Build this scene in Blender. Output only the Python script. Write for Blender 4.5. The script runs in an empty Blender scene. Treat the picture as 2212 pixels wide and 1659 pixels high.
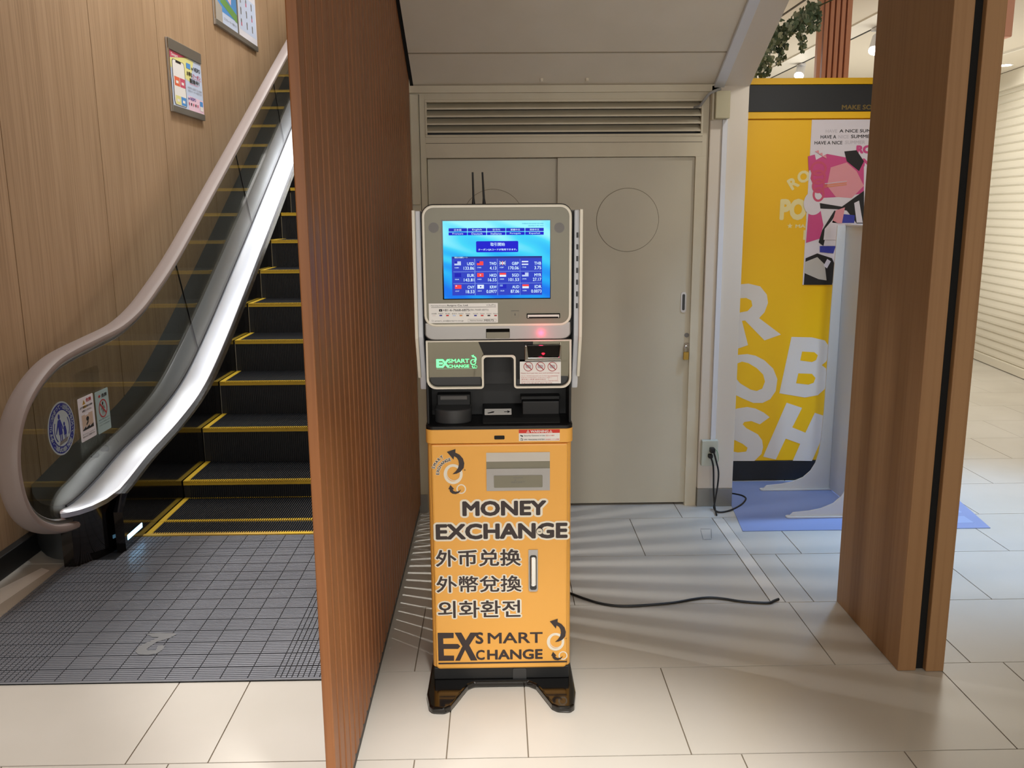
import bpy, bmesh, math, random
from mathutils import Vector, Matrix
random.seed(7)
C = bpy.context.scene.collection
SC = bpy.context.scene
# ------------------------------------------------------------------ camera maths
FPX, PITCH, ROLL, YAW, H = 1894.49, 0.195575, 0.0072131, 0.0164158, 1.57
cy_, sy_ = math.cos(YAW), math.sin(YAW); cp_, sp_ = math.cos(PITCH), math.sin(PITCH); cr_, sr_ = math.cos(ROLL), math.sin(ROLL)
FW = Vector((sy_*cp_, cy_*cp_, -sp_)); RT = Vector((cy_, -sy_, 0)); DN = FW.cross(RT)
RT2 = cr_*RT + sr_*DN; DN2 = -sr_*RT + cr_*DN
EYE = Vector((0, 0, H))
def at(x, y, X=None, Y=None, Z=None):
    """a measured photo point put on a real plane of the place (metres)"""
    d = RT2*((x-1106)/FPX) + DN2*((y-829.5)/FPX) + FW
    t = X/d.x if X is not None else (Y/d.y if Y is not None else (Z-H)/d.z)
    return EYE + d*t
# ------------------------------------------------------------------ materials
def lin(c):
    return tuple((v/255/12.92 if v/255 <= .04045 else ((v/255+.055)/1.055)**2.4) for v in c)
M = {}
def mat(name, col, rough=.5, metal=0, spec=.5, emit=None, es=0, coat=0):
    m = bpy.data.materials.new(name); m.use_nodes = True
    b = m.node_tree.nodes['Principled BSDF']
    b.inputs['Base Color'].default_value = (*lin(col), 1)
    b.inputs['Roughness'].default_value = rough; b.inputs['Metallic'].default_value = metal
    b.inputs['Specular IOR Level'].default_value = spec
    b.inputs['Coat Weight'].default_value = coat
    if emit: b.inputs['Emission Color'].default_value = (*lin(emit), 1); b.inputs['Emission Strength'].default_value = es
    M[name] = m; return m
def nodes(m): return m.node_tree.nodes, m.node_tree.links, m.node_tree.nodes['Principled BSDF']
def noise_tint(name, c1, c2, scale, rough=.5, stretch=(1,1,1), bump=0, detail=6, spec=.5, metal=0, coat=0, lo=.35, hi=.65, r2=None):
    m = mat(name, c1, rough, metal, spec, coat=coat); N, L, b = nodes(m)
    tc = N.new('ShaderNodeTexCoord'); mp = N.new('ShaderNodeMapping'); mp.inputs['Scale'].default_value = stretch
    nz = N.new('ShaderNodeTexNoise'); nz.inputs['Scale'].default_value = scale; nz.inputs['Detail'].default_value = detail
    rp = N.new('ShaderNodeValToRGB'); rp.color_ramp.elements[0].position = lo; rp.color_ramp.elements[1].position = hi
    rp.color_ramp.elements[0].color = (*lin(c1), 1); rp.color_ramp.elements[1].color = (*lin(c2), 1)
    L.new(tc.outputs['Object'], mp.inputs['Vector']); L.new(mp.outputs['Vector'], nz.inputs['Vector'])
    L.new(nz.outputs['Fac'], rp.inputs['Fac']); L.new(rp.outputs['Color'], b.inputs['Base Color'])
    if bump:
        bp = N.new('ShaderNodeBump'); bp.inputs['Strength'].default_value = bump; bp.inputs['Distance'].default_value = .002
        L.new(nz.outputs['Fac'], bp.inputs['Height']); L.new(bp.outputs['Normal'], b.inputs['Normal'])
    if r2 is not None:
        mr = N.new('ShaderNodeMapRange'); mr.inputs['To Min'].default_value = rough; mr.inputs['To Max'].default_value = r2
        L.new(nz.outputs['Fac'], mr.inputs['Value']); L.new(mr.outputs['Result'], b.inputs['Roughness'])
    return m
noise_tint('tile', (194,189,179), (206,201,193), 1.6, .2, bump=.01, r2=.3, spec=.5, lo=.25, hi=.75)
mat('grout', (120,108,92), .9)
def wood(name, ca, cb, cc, rough=.45, sc=14, st=(1,1,.05)):
    m = noise_tint(name, ca, cb, sc, rough, stretch=st, bump=.15, detail=8, lo=.3, hi=.7); N, L, b = nodes(m)
    tc = N.new('ShaderNodeTexCoord'); mp = N.new('ShaderNodeMapping'); mp.inputs['Scale'].default_value = (st[0]*5, st[1]*5, st[2]*2)
    nz = N.new('ShaderNodeTexNoise'); nz.inputs['Scale'].default_value = sc*2; nz.inputs['Detail'].default_value = 4
    mx = N.new('ShaderNodeMix'); mx.data_type = 'RGBA'; mr = N.new('ShaderNodeMapRange')
    mr.inputs['From Min'].default_value = .45; mr.inputs['From Max'].default_value = .7; mr.inputs['To Max'].default_value = .55
    L.new(tc.outputs['Object'], mp.inputs['Vector']); L.new(mp.outputs['Vector'], nz.inputs['Vector']); L.new(nz.outputs['Fac'], mr.inputs['Value'])
    src = b.inputs['Base Color'].links[0].from_socket
    L.new(mr.outputs['Result'], mx.inputs['Factor']); L.new(src, mx.inputs['A']); mx.inputs['B'].default_value = (*lin(cc), 1)
    L.new(mx.outputs['Result'], b.inputs['Base Color']); return m
wood('wall_wood', (170,140,108), (186,156,124), (140,110,80), .45, 9)
wood('slat_wood', (140,88,48), (152,98,56), (118,72,38), .48, 9)
wood('pillar_wood', (150,112,74), (160,122,82), (134,96,60), .6, 6, (1,1,.03))
wood('copper_wood', (224,160,132), (232,170,142), (206,138,110), .4, 9)
noise_tint('cream_wall', (205,195,172), (212,203,181), 5, .5, r2=.6)
noise_tint('door_paint', (196,188,168), (201,193,173), 3, .42, r2=.5)
noise_tint('soffit_paint', (226,216,197), (231,221,203), 4, .6)
mat('post_paint', (220,210,196), .45); mat('white_plastic', (222,224,230), .4); mat('box_plastic', (190,182,152), .4)
mat('line_dark', (70,62,50), .8); mat('emblem', (150,153,157), .3, .5); mat('seam', (150,138,118), .8); mat('porthole_line', (128,118,100), .8); mat('ceiling_paint', (222,214,198), .7); mat('ceiling_band', (238,234,224), .6)
mat('black', (10,10,11), .5); mat('black_gloss', (8,7,7), .12, coat=.5); mat('black_soft', (24,25,26), .5)
mat('dark_gray', (54,55,56), .45); mat('void', (3,3,3), .9)
mat('steel', (226,232,244), .3, 1); mat('brushed', (188,188,190), .3, 1); mat('chrome', (215,215,212), .12, 1)
mat('outer_steel', (92,98,102), .32, .8)
mat('base_metal', (150,146,138), .4, .8)
mat('rubber_seal', (30,34,44), .4); mat('rail_rubber', (152,140,136), .5)
mat('yellow_mark', (214,178,48), .5); mat('step_metal', (17,20,26), .6, 0); mat('riser', (9,11,16), .5, 0)
noise_tint('grate_metal', (142,146,156), (154,158,168), 3, .34, metal=.5)
mat('grate_black', (20,21,24), .6)
mat('orange', (246,182,86), .38); mat('cream_rim', (228,222,206), .35); mat('olive_face', (134,131,114), .4, 0)
mat('mirror', (150,146,130), .04, 1); mat('glyph', (58,48,48), .5); mat('glyph_white', (244,238,222), .5)
mat('silver', (178,176,174), .3, .4); mat('silver_light', (205,200,192), .35, .4)
mat('paper', (238,236,232), .6); mat('gray_print', (120,118,116), .6); mat('red_print', (214,50,34), .5); mat('pink_print', (206,120,116), .6)
mat('green_lit', (140,240,180), .5, emit=(110,240,160), es=1.2); mat('red_lit', (255,30,60), .4, emit=(255,20,50), es=3)
mat('blue_lit', (200,235,255), .4, emit=(150,215,255), es=5)
mat('ring_white', (250,228,180), .5)
mat('brass', (196,164,84), .25, .9); mat('earth_green', (120,170,120), .5); mat('outlet', (198,202,188), .4)
mat('vend_yellow', (246,190,0), .45); mat('vend_black', (24,25,28), .5); mat('vend_letter', (222,212,200), .6); mat('gold_print', (120,96,36), .5)
mat('letter_pale', (238,222,160), .6)
mat('poster_white', (224,216,222), .5); mat('magenta', (206,74,132), .5); mat('pink', (226,150,158), .5); mat('ink', (22,20,22), .5)
mat('ultramarine', (52,58,158), .5); mat('amber', (226,146,54), .5); mat('poster_gray', (200,192,198), .5)
mat('sky_blue', (80,150,220), .5); mat('leaf_print', (110,160,80), .5); mat('pale_blue', (200,214,240), .5); mat('pale_yellow', (232,228,150), .5); mat('rose', (206,80,110), .5); mat('pale_pink', (240,206,226), .5)
mat('orange_print', (232,110,70), .5)
mat('mat_blue', (134,148,190), .6); mat('mat_light', (150,166,204), .6); mat('panel_white', (208,212,216), .35); mat('stand_white', (216,214,208), .4)
mat('shutter', (222,216,200), .45); mat('copper', (230,170,146), .4); mat('leaf', (112,134,110), .55); mat('leaf_pale', (178,190,168), .55); mat('stem', (80,84,56), .7)
mat('sign_blue', (36,46,140), .5); mat('sign_pale', (176,192,200), .5); mat('sign_white', (226,226,236), .5); mat('sign_teal', (160,186,190), .5); mat('sign_gold', (196,160,70), .5); mat('sign_red', (170,44,50), .5); mat('stair_tan', (196,176,160), .6)
mat('lamp_lit', (255,255,250), .4, emit=(255,252,246), es=30)
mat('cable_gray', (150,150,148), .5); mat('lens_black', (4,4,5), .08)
def emis(name, col, s=1):
    m = mat(name, (0,0,0), .35, spec=.15, emit=col, es=s*1.36); return m
emis('scr_btn', (18,30,200), .9); emis('scr_btn2', (6,6,205), 1); emis('scr_table', (44,66,205), .9); emis('scr_head', (38,52,150), .8)
emis('scr_text', (215,245,255), 1.15); emis('scr_line', (120,150,235), .9); emis('scr_red', (250,70,70), 1); emis('scr_white', (225,238,255), 1)
emis('scr_navy', (10,20,180), 1); emis('scr_teal', (40,150,200), 1)
def screen_mat():
    m = mat('scr_back', (0,0,0), .3, spec=.15); N, L, b = nodes(m)
    tc = N.new('ShaderNodeTexCoord'); sp = N.new('ShaderNodeSeparateXYZ'); L.new(tc.outputs['Object'], sp.inputs['Vector'])
    wv = N.new('ShaderNodeTexWave'); wv.inputs['Scale'].default_value = 2.4; wv.inputs['Distortion'].default_value = 5; wv.inputs['Detail'].default_value = 1.5; wv.inputs['Detail Scale'].default_value = 1.2
    mp = N.new('ShaderNodeMapping'); mp.inputs['Rotation'].default_value = (0, .9, 0); mp.inputs['Scale'].default_value = (1.4, 1, 2.4)
    L.new(tc.outputs['Object'], mp.inputs['Vector']); L.new(mp.outputs['Vector'], wv.inputs['Vector'])
    mr = N.new('ShaderNodeMapRange'); mr.inputs['From Min'].default_value = 1.33; mr.inputs['From Max'].default_value = 1.56
    L.new(sp.outputs['Z'], mr.inputs['Value'])
    ad = N.new('ShaderNodeMath'); ad.operation = 'MULTIPLY_ADD'; ad.inputs[1].default_value = .28; L.new(wv.outputs['Fac'], ad.inputs[0]); L.new(mr.outputs['Result'], ad.inputs[2])
    rp = N.new('ShaderNodeValToRGB'); e = rp.color_ramp.elements
    e[0].position = .05; e[0].color = (*lin((0,118,240)), 1); e[1].position = 1.05; e[1].color = (*lin((150,246,255)), 1)
    k = e.new(.45); k.color = (*lin((20,175,250)), 1); k = e.new(.75); k.color = (*lin((60,215,250)), 1)
    L.new(ad.outputs[0], rp.inputs['Fac']); L.new(rp.outputs['Color'], b.inputs['Emission Color']); b.inputs['Emission Strength'].default_value = 1.36
screen_mat()
def glass(name, tint, refl=.9):
    m = bpy.data.materials.new(name); m.use_nodes = True; N, L = m.node_tree.nodes, m.node_tree.links; N.clear()
    o = N.new('ShaderNodeOutputMaterial'); mx = N.new('ShaderNodeMixShader'); t = N.new('ShaderNodeBsdfTransparent'); g = N.new('ShaderNodeBsdfGlossy'); f = N.new('ShaderNodeFresnel')
    t.inputs['Color'].default_value = (*tint, 1); g.inputs['Roughness'].default_value = .02; ge = N.new('ShaderNodeNewGeometry'); mr = N.new('ShaderNodeMapRange'); mr.inputs['To Min'].default_value = 1.5; mr.inputs['To Max'].default_value = 1/1.5; L.new(ge.outputs['Backfacing'], mr.inputs['Value']); L.new(mr.outputs['Result'], f.inputs['IOR']); g.inputs['Color'].default_value = (refl, refl, refl, 1)
    L.new(f.outputs[0], mx.inputs['Fac']); L.new(t.outputs[0], mx.inputs[1]); L.new(g.outputs[0], mx.inputs[2]); L.new(mx.outputs[0], o.inputs['Surface']); M[name] = m
glass('glass', (.80,.82,.79)); glass('acrylic', (.985,.99,.99), .6)
# ------------------------------------------------------------------ builders
class Pl:
    def __init__(s, O, U, V, N): s.O, s.U, s.V, s.N = map(Vector, (O, U, V, N))
    def pt(s, u, v, n=0): return s.O + s.U*u + s.V*v + s.N*n
XZ = lambda y: Pl((0,y,0), (1,0,0), (0,0,1), (0,-1,0))       # faces the camera
WL = lambda x: Pl((x,0,0), (0,1,0), (0,0,1), (1,0,0))        # faces +X
FL = lambda z: Pl((0,0,z), (1,0,0), (0,1,0), (0,0,1))        # faces up
_txt = {}
def text_geo(s, off):
    k = (s, off)
    if k not in _txt:
        c = bpy.data.curves.new('t', 'FONT'); c.body = s; c.offset = off; c.resolution_u = 3
        o = bpy.data.objects.new('t', c); C.objects.link(o)
        bpy.context.view_layer.update()
        me = bpy.data.meshes.new_from_object(o)
        _txt[k] = ([(v.co.x, v.co.y) for v in me.vertices], [tuple(p.vertices) for p in me.polygons])
        bpy.data.objects.remove(o); bpy.data.curves.remove(c); bpy.data.meshes.remove(me)
    return _txt[k]
class MB:
    def __init__(s): s.v, s.f, s.m, s.ms = [], [], [], []
    def mi(s, m):
        if m not in s.ms: s.ms.append(m)
        return s.ms.index(m)
    def add(s, vs, fs, m):
        b = len(s.v); k = s.mi(m)
        s.v += [tuple(v) for v in vs]
        for f in fs: s.f.append(tuple(b+i for i in f)); s.m.append(k)
        return s
    def box(s, x0, x1, y0, y1, z0, z1, m):
        return s.add([(x,y,z) for x in (x0,x1) for y in (y0,y1) for z in (z0,z1)], [(0,1,3,2),(4,6,7,5),(0,4,5,1),(2,3,7,6),(0,2,6,4),(1,5,7,3)], m)
    def poly(s, P, pts, n, m): return s.add([P.pt(u,v,n) for u,v in pts], [tuple(range(len(pts)))], m)
    def rect(s, P, u0, v0, u1, v1, n, m): return s.poly(P, [(u0,v0),(u1,v0),(u1,v1),(u0,v1)], n, m)
    def prism(s, P, pts, n0, n1, m):
        k = len(pts)
        s.add([P.pt(u,v,n) for n in (n0,n1) for u,v in pts], [tuple(range(k))[::-1], tuple(range(k,2*k))] + [(i,(i+1)%k,k+(i+1)%k,k+i) for i in range(k)], m); return s
    def ring(s, P, cu, cv, ru, rv, w, n0, n1, m, rot=0, k=40):
        A = []
        for n in (n0, n1):
            for f in (1, 0):
                for i in range(k):
                    a = 2*math.pi*i/k; x = (ru - (0 if f else w))*math.cos(a); y = (rv - (0 if f else w))*math.sin(a)
                    A.append(P.pt(cu+x*math.cos(rot)-y*math.sin(rot), cv+x*math.sin(rot)+y*math.cos(rot), n))
        F = []
        for i in range(k):
            j = (i+1)%k; F += [(i,j,k+j,k+i)[::-1], (2*k+i,2*k+j,3*k+j,3*k+i), (i,j,2*k+j,2*k+i), (k+i,k+j,3*k+j,3*k+i)[::-1]]
        return s.add(A, F, m)
    def disc(s, P, cu, cv, ru, rv, n, m, k=36): return s.poly(P, [(cu+ru*math.cos(2*math.pi*i/k), cv+rv*math.sin(2*math.pi*i/k)) for i in range(k)], n, m)
    def cyl(s, a, b, r0, r1, m, k=16):
        a, b = Vector(a), Vector(b); d = (b-a).normalized(); u = d.orthogonal().normalized(); w = d.cross(u)
        vs = [p + (u*math.cos(2*math.pi*i/k)+w*math.sin(2*math.pi*i/k))*r for p, r in ((a,r0),(b,r1)) for i in range(k)]
        return s.add(vs, [tuple(range(k))[::-1], tuple(range(k,2*k))] + [(i,(i+1)%k,k+(i+1)%k,k+i) for i in range(k)], m)
    def tube(s, pts, r, m, k=8):
        pts = [Vector(p) for p in pts]; n = len(pts); V = []; u = None
        for i, p in enumerate(pts):
            d = (pts[min(i+1,n-1)] - pts[max(i-1,0)]).normalized()
            u = d.orthogonal().normalized() if u is None else (u - d*u.dot(d)).normalized()
            w = d.cross(u); V += [p + (u*math.cos(2*math.pi*j/k)+w*math.sin(2*math.pi*j/k))*r for j in range(k)]
        F = [tuple(range(k))[::-1], tuple(range((n-1)*k, n*k))]
        F += [(i*k+j, i*k+(j+1)%k, (i+1)*k+(j+1)%k, (i+1)*k+j) for i in range(n-1) for j in range(k)]
        return s.add(V, F, m)
    def loft(s, secs, m):   # each section: closed list of 3D points
        k = len(secs[0]); V = [p for q in secs for p in q]; n = len(secs)
        F = [tuple(range(k))[::-1], tuple(range((n-1)*k, n*k))]
        F += [(i*k+j, i*k+(j+1)%k, (i+1)*k+(j+1)%k, (i+1)*k+j) for i in range(n-1) for j in range(k)]
        return s.add(V, F, m)
    def text(s, P, t, u0, v0, u1, v1, n, m, off=.0, halo=None, hm='glyph_white'):
        """flat lettering fitted to a box; off thickens the strokes, halo adds a pale outline (both in em)"""
        vs, fs = text_geo(t, 0)
        if not vs: return s
        xs = [v[0] for v in vs]; ys = [v[1] for v in vs]; a, b, c, d = min(xs)-off, max(xs)+off, min(ys)-off, max(ys)+off
        if d-c < 1e-6 or b-a < 1e-6: return s
        T = lambda x, y: (u0+(x-a)/(b-a)*(u1-u0), v0+(y-c)/(d-c)*(v1-v0))
        def stamp(r, k, n, m):
            for i in range(k):
                dx, dy = (r*math.cos(2*math.pi*(i+.5)/k), r*math.sin(2*math.pi*(i+.5)/k)) if k > 1 else (0, 0)
                s.add([P.pt(*T(x+dx,y+dy), n+i*.00002) for x,y in vs], fs, m)
        if halo: stamp(halo, 16, n, hm); stamp(halo*.55, 8, n+.0004, hm); n += .0007
        if off > 0: stamp(off, 12 if off > .045 else 8 if off > .02 else 4, n, m)
        s.add([P.pt(*T(x,y), n+.0003) for x,y in vs], fs, m)
        return s
    def text_rot(s, P, t, cu, cv, h, ang, n, m, off=0, wf=1):
        vs, fs = text_geo(t, 0); xs = [v[0] for v in vs]; ys = [v[1] for v in vs]
        if not xs: return s
        mx, my, k = (min(xs)+max(xs))/2, (min(ys)+max(ys))/2, h/max(.05, max(ys)-min(ys)) if len(t) > 1 else h/.75
        ca, sa = math.cos(ang), math.sin(ang); q = 8 if off > 0 else 1
        for i in range(q):
            dx, dy = off*math.cos(2*math.pi*i/q), off*math.sin(2*math.pi*i/q)
            s.add([P.pt(cu+((x+dx-mx)*wf*ca-(y+dy-my)*sa)*k, cv+((x+dx-mx)*wf*sa+(y+dy-my)*ca)*k, n+i*.00002) for x,y in vs], fs, m)
        return s
    def build(s, name, parent=None, bevel=0, smooth=False, seg=2, fix=True):
        me = bpy.data.meshes.new(name); me.from_pydata(s.v, [], s.f)
        for m in s.ms: me.materials.append(M[m])
        me.polygons.foreach_set('material_index', s.m); me.update()
        if fix:
            bm = bmesh.new(); bm.from_mesh(me); bmesh.ops.recalc_face_normals(bm, faces=bm.faces); bm.to_mesh(me); bm.free()
        if smooth:
            me.polygons.foreach_set('use_smooth', [True]*len(me.polygons))
            try: me.set_sharp_from_angle(angle=math.radians(38))
            except Exception: pass
        o = bpy.data.objects.new(name, me); C.objects.link(o)
        if parent: o.parent = parent; o.matrix_parent_inverse = Matrix.Translation(-parent.location)
        if bevel:
            b = o.modifiers.new('bevel', 'BEVEL'); b.width = bevel; b.segments = seg; b.limit_method = 'ANGLE'; b.angle_limit = math.radians(35)
        return o
def B(*a, m='black', name='part', parent=None, bevel=0):
    return MB().box(*a, m).build(name, parent, bevel)
def thing(name, label, cat, loc=(0,0,0), group=None):
    o = bpy.data.objects.new(name, None); C.objects.link(o); o.location = loc; o.empty_display_size = .1
    o['label'] = label; o['category'] = cat
    if group: o['group'] = group
    return o
def tag(o, label, cat, group=None):
    o['label'] = label; o['category'] = cat
    if group: o['group'] = group
    return o
def struct(o, label=None):
    o['kind'] = 'structure'
    if label: o['label'] = label
    return o
def rr(u0, v0, u1, v1, r, k=6, corners=(1,1,1,1)):   # bl, br, tr, tl
    out = []
    for i, (cu, cv, a0) in enumerate(((u0+r,v0+r,180),(u1-r,v0+r,270),(u1-r,v1-r,0),(u0+r,v1-r,90))):
        if corners[i]:
            for j in range(k+1):
                a = math.radians(a0+90*j/k); out.append((cu+r*math.cos(a), cv+r*math.sin(a)))
        else: out.append(((u0,v0),(u1,v0),(u1,v1),(u0,v1))[i])
    return out
def smooth_path(pts, k=6):
    P = [Vector(p) for p in pts]; out = []
    for i in range(len(P)-1):
        a, b, c, d = P[max(i-1,0)], P[i], P[i+1], P[min(i+2,len(P)-1)]
        for j in range(k):
            t = j/k; out.append(.5*((2*b)+(c-a)*t+(2*a-5*b+4*c-d)*t*t+(3*b-a-3*c+d)*t**3))
    out.append(P[-1]); return out
# ================================================================== SETTING
# floor of long stone tiles, real joints
mb = MB(); g = .002
rows = [(-9.7+.5*i, -9.7+.5*(i+1)) for i in range(23)]
rows = [(a,b) for a,b in rows if b < 1.81]
rows += [(1.8,2.303),(2.303,2.803),(2.803,3.303),(3.303,3.808),(3.808,4.308),(4.308,4.815),(4.815,5.32),(5.32,5.82)] + [(5.82+.5*i, 6.32+.5*i) for i in range(14)]
known = {1.8:(-.967,-.254,.703,1.184,1.663), 2.303:(-1.094,-.855,-.162,.078,.557,1.522,1.764), 2.803:(-1.5,-.78,-.3,.21,1.172,1.65), 3.303:(-.9,-.18,.302,1.10,1.16,1.276,2.006),
         3.808:(-.5,-.04,.674,1.101,1.158,1.399,2.371), 4.308:(-1.0,0,.949,1.74,2.5), 4.815:(1.2,1.68,2.4,2.86)}
for a, b in rows:
    js = list(known.get(a, ()))
    if not js: js = [random.uniform(-.5,.5)]
    while js[0] > -3.6: js.insert(0, js[0]-random.choice((.48,.72,.96)))
    while js[-1] < 6.5: js.append(js[-1]+random.choice((.48,.72,.96,.72)))
    for x0, x1 in zip(js, js[1:]):
        w = g if b < 6 else .0012
        mb.box(x0+w, x1-w, a+w, b-w, -.012, 0, 'tile')
mb.box(-3.6, 7.4, -9.7, 12.8, -.05, -.0035, 'grout')
struct(mb.build('floor', fix=False), 'beige polished stone tile floor')
# cable channel let into the floor, filled
mb = MB().box(1.102, 1.157, 3.31, 4.28, .0002, .0012, 'post_paint')
tag(mb.build('floor_cable_cover'), 'flat cable cover strip running along the floor tiles to the wall corner', 'cable cover')
# left wall of wood panels
mb = MB(); seams = [-4.1+1.047*i for i in range(17)]
off = 4.276 - (-4.1+1.047*8)
seams = [s+off for s in seams]
seams = [q_*.9652 for q_ in seams]
for a, b in zip(seams, seams[1:]): mb.box(-2.28, -2.22, a+.0035, b-.0035, .0, 5.2, 'wall_wood')
mb.box(-2.32, -2.232, seams[0], seams[-1], 0, 5.2, 'black')
struct(mb.build('wall_left'), 'tall wall of warm wood panels beside the escalator')
struct(B(-2.219, -2.175, -4, 4.6, .0, .10, m='black_soft', name='baseboard_left', bevel=.004))
# back wall with the sliding doors
Yw = 4.5
mb = MB()
mb.box(-.56, -.345, Yw, Yw+.12, 0, 2.17, 'cream_wall')           # left jamb zone
mb.box(-.345, 1.03, Yw, Yw+.12, 2.10, 2.17, 'cream_wall')
mb.box(-.345, 1.03, Yw, Yw+.12, 1.828, 1.93, 'cream_wall')
mb.box(-.345, 1.03, Yw+.1, Yw+.12, 1.93, 2.10, 'cream_wall')
mb.box(1.0, 1.06, Yw, Yw+.12, 0, 1.828, 'cream_wall'); mb.box(1.03, 1.06, Yw, Yw+.12, 1.828, 2.17, 'cream_wall')
mb.box(-.43, 1.10, Yw-.02, Yw, 2.135, 2.168, 'cream_wall')
mb.box(-.375, -.372, Yw-.001, Yw, 0, 2.13, 'line_dark'); mb.box(-.345, 1.03, Yw-.0008, Yw, 1.897, 1.899, 'line_dark')
struct(mb.build('wall_back', bevel=.003), 'cream painted wall around the sliding doors')
mb = MB().box(-.56, -.415, Yw-.06, Yw-.001, 0, 2.13, 'post_paint'); struct(mb.build('trim_1', bevel=.003), 'white trim beside the slatted screen')
mb = MB().box(-.415, -.377, Yw-.03, Yw-.001, 1.60, 2.125, 'cream_wall'); struct(mb.build('trim_2', bevel=.003))
struct(B(1.062, 1.25, Yw-.02, Yw+.20, .10, 2.165, m='post_paint', name='wall_right', bevel=.004), 'white post at the right of the sliding doors')
struct(B(1.062, 1.25, Yw-.022, Yw+.20, 0, .10, m='base_metal', name='baseboard_right', bevel=.002))
struct(B(-.56, -.377, Yw-.064, Yw-.0605, 0, .1, m='base_metal', name='baseboard_back'))
P = XZ(Yw+.02)
def circle(cu, cv, r, k=48): return [(cu+r*math.cos(2*math.pi*i/k), cv+r*math.sin(2*math.pi*i/k)) for i in range(k)]
def door(name, x0, x1, yf, cx, label, hardware):
    o = MB().box(x0, x1, yf, yf+.03, .012, 1.826, 'door_paint').build(name, bevel=.002); struct(o, label)
    mb = MB(); Q = XZ(yf); mb.ring(Q, cx, 1.517, .1595, .1595, .002, 0, .0008, 'porthole_line', k=64); mb.prism(Q, circle(cx, 1.517, .157), .0, .003, 'door_paint')
    mb.build('porthole_cover', o, bevel=.001)
    if hardware:
        mb = MB(); mb.prism(Q, rr(.951,1.043,.979,1.150,.0135), 0, .003, 'brushed'); mb.prism(Q, rr(.958,1.055,.972,1.139,.0065), .003, .0034, 'dark_gray'); mb.build('recessed_handle', o)
        mb = MB(); mb.cyl((.987, yf, .925), (.987, yf-.004, .925), .012, .012, 'gray_print', 20); mb.build('lock_cylinder', o)
        mb = MB(); mb.box(.975, 1.006, yf-.008, yf, .862, .884, 'chrome'); mb.build('hasp', o, bevel=.002)
    return o
door('door_1', .310, 1.005, Yw+.02, .667, 'right cream sliding door with a round blanked porthole and padlock', True)
door('door_2', -.343, .36, Yw+.055, -.015, 'left cream sliding door behind the money exchange machine', False)
struct(B(-.345, 1.005, Yw+.086, Yw+.12, 0, 1.83, m='line_dark', name='trim_3'))
# padlock
pl = thing('padlock', 'small brass padlock hanging on the right sliding door', 'padlock', (.982, Yw, .80))
MB().box(.968, .997, Yw-.006, Yw+.008, .797, .840, 'brass').build('body', pl, bevel=.003)
MB().tube(smooth_path([(.973,Yw+.001,.838),(.973,Yw+.001,.858),(.977,Yw-.001,.868),(.983,Yw-.002,.872),(.989,Yw-.001,.868),(.993,Yw+.001,.858),(.993,Yw+.001,.838)]), .0027, 'chrome').build('shackle', pl, smooth=True)
# louvre vent above the doors
vt = thing('louvre_vent', 'long cream louvred vent grille above the sliding doors', 'vent', (.34, Yw, 1.93))
mb = MB(); mb.box(-.345,1.03,Yw-.006,Yw+.02,2.092,2.104,'cream_wall'); mb.box(-.345,1.03,Yw-.006,Yw+.02,1.926,1.938,'cream_wall'); mb.box(-.345,-.336,Yw-.006,Yw+.02,1.938,2.092,'cream_wall'); mb.box(1.02,1.03,Yw-.006,Yw+.02,1.938,2.092,'cream_wall')
mb.build('frame', vt, bevel=.002)
MB().box(-.34,1.025,Yw+.07,Yw+.075,1.93,2.10,'dark_gray').build('back_plate', vt)
for i in range(4):
    z = 2.058 - i*.0365
    MB().prism(Pl((0,0,0),(0,1,0),(0,0,1),(1,0,0)), [(Yw-.002,z),(Yw-.002,z+.008),(Yw+.05,z+.038),(Yw+.05,z+.034),(Yw+.004,z)], -.337, 1.021, 'cream_wall').build('louvre_blade', vt)
# soffit under the flight above
S = .5; zs = lambda y: 2.165+(4.5-y)*S
YT = 3.13
mb = MB()
sl = Pl((0,0,0),(0,1,0),(0,0,1),(1,0,0))
mb.prism(sl, [(4.5,2.168),(4.5,2.30),(YT,zs(YT)+.13),(YT,zs(YT))], -.398, 1.105, 'soffit_paint')
struct(mb.build('ceiling_slope'), 'sloping cream soffit above the doors').name = 'ceiling'
mb = MB().prism(sl, [(4.72,2.165),(4.72,2.42),(YT,zs(YT)+.18),(YT,zs(YT)-.012),(4.5,2.150)], 1.105, 1.25, 'post_paint')
struct(mb.build('trim_4'), 'white sloping beam beside the soffit')
mb = MB()
for yy in (4.265,): mb.prism(sl, [(yy,zs(yy)-.0008),(yy+.003,zs(yy+.003)-.0008),(yy+.003,zs(yy)+.01),(yy,zs(yy)+.01)], -.398, 1.105, 'seam')
struct(mb.build('trim_5'))
for x in (.227, .447):
    b_ = MB().cyl((x,4.449,zs(4.449)+.002),(x-.0,4.449-.006,zs(4.449)-.012), .009, .007, 'soffit_paint').build('bolt_cap')
    tag(b_, ('left' if x < .3 else 'right') + ' small bolt cap on the sloping soffit', 'bolt cap')
mb = MB().prism(sl, [(4.49,zs(4.49)-.022),(4.49,zs(4.49)),(YT,zs(YT)),(YT,zs(YT)-.022)], 1.075, 1.125, 'white_plastic')
tag(mb.build('sloping_cable_trunking', bevel=.003), 'white cable trunking running up the sloping soffit edge', 'trunking')
# dark shadow gap plate beside the screen
struct(MB().prism(sl, [(4.5,2.168),(4.5,2.30),(YT,zs(YT)+.13),(YT,zs(YT)+.02)], -.4145, -.398, 'void').build('trim_6'))
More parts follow.
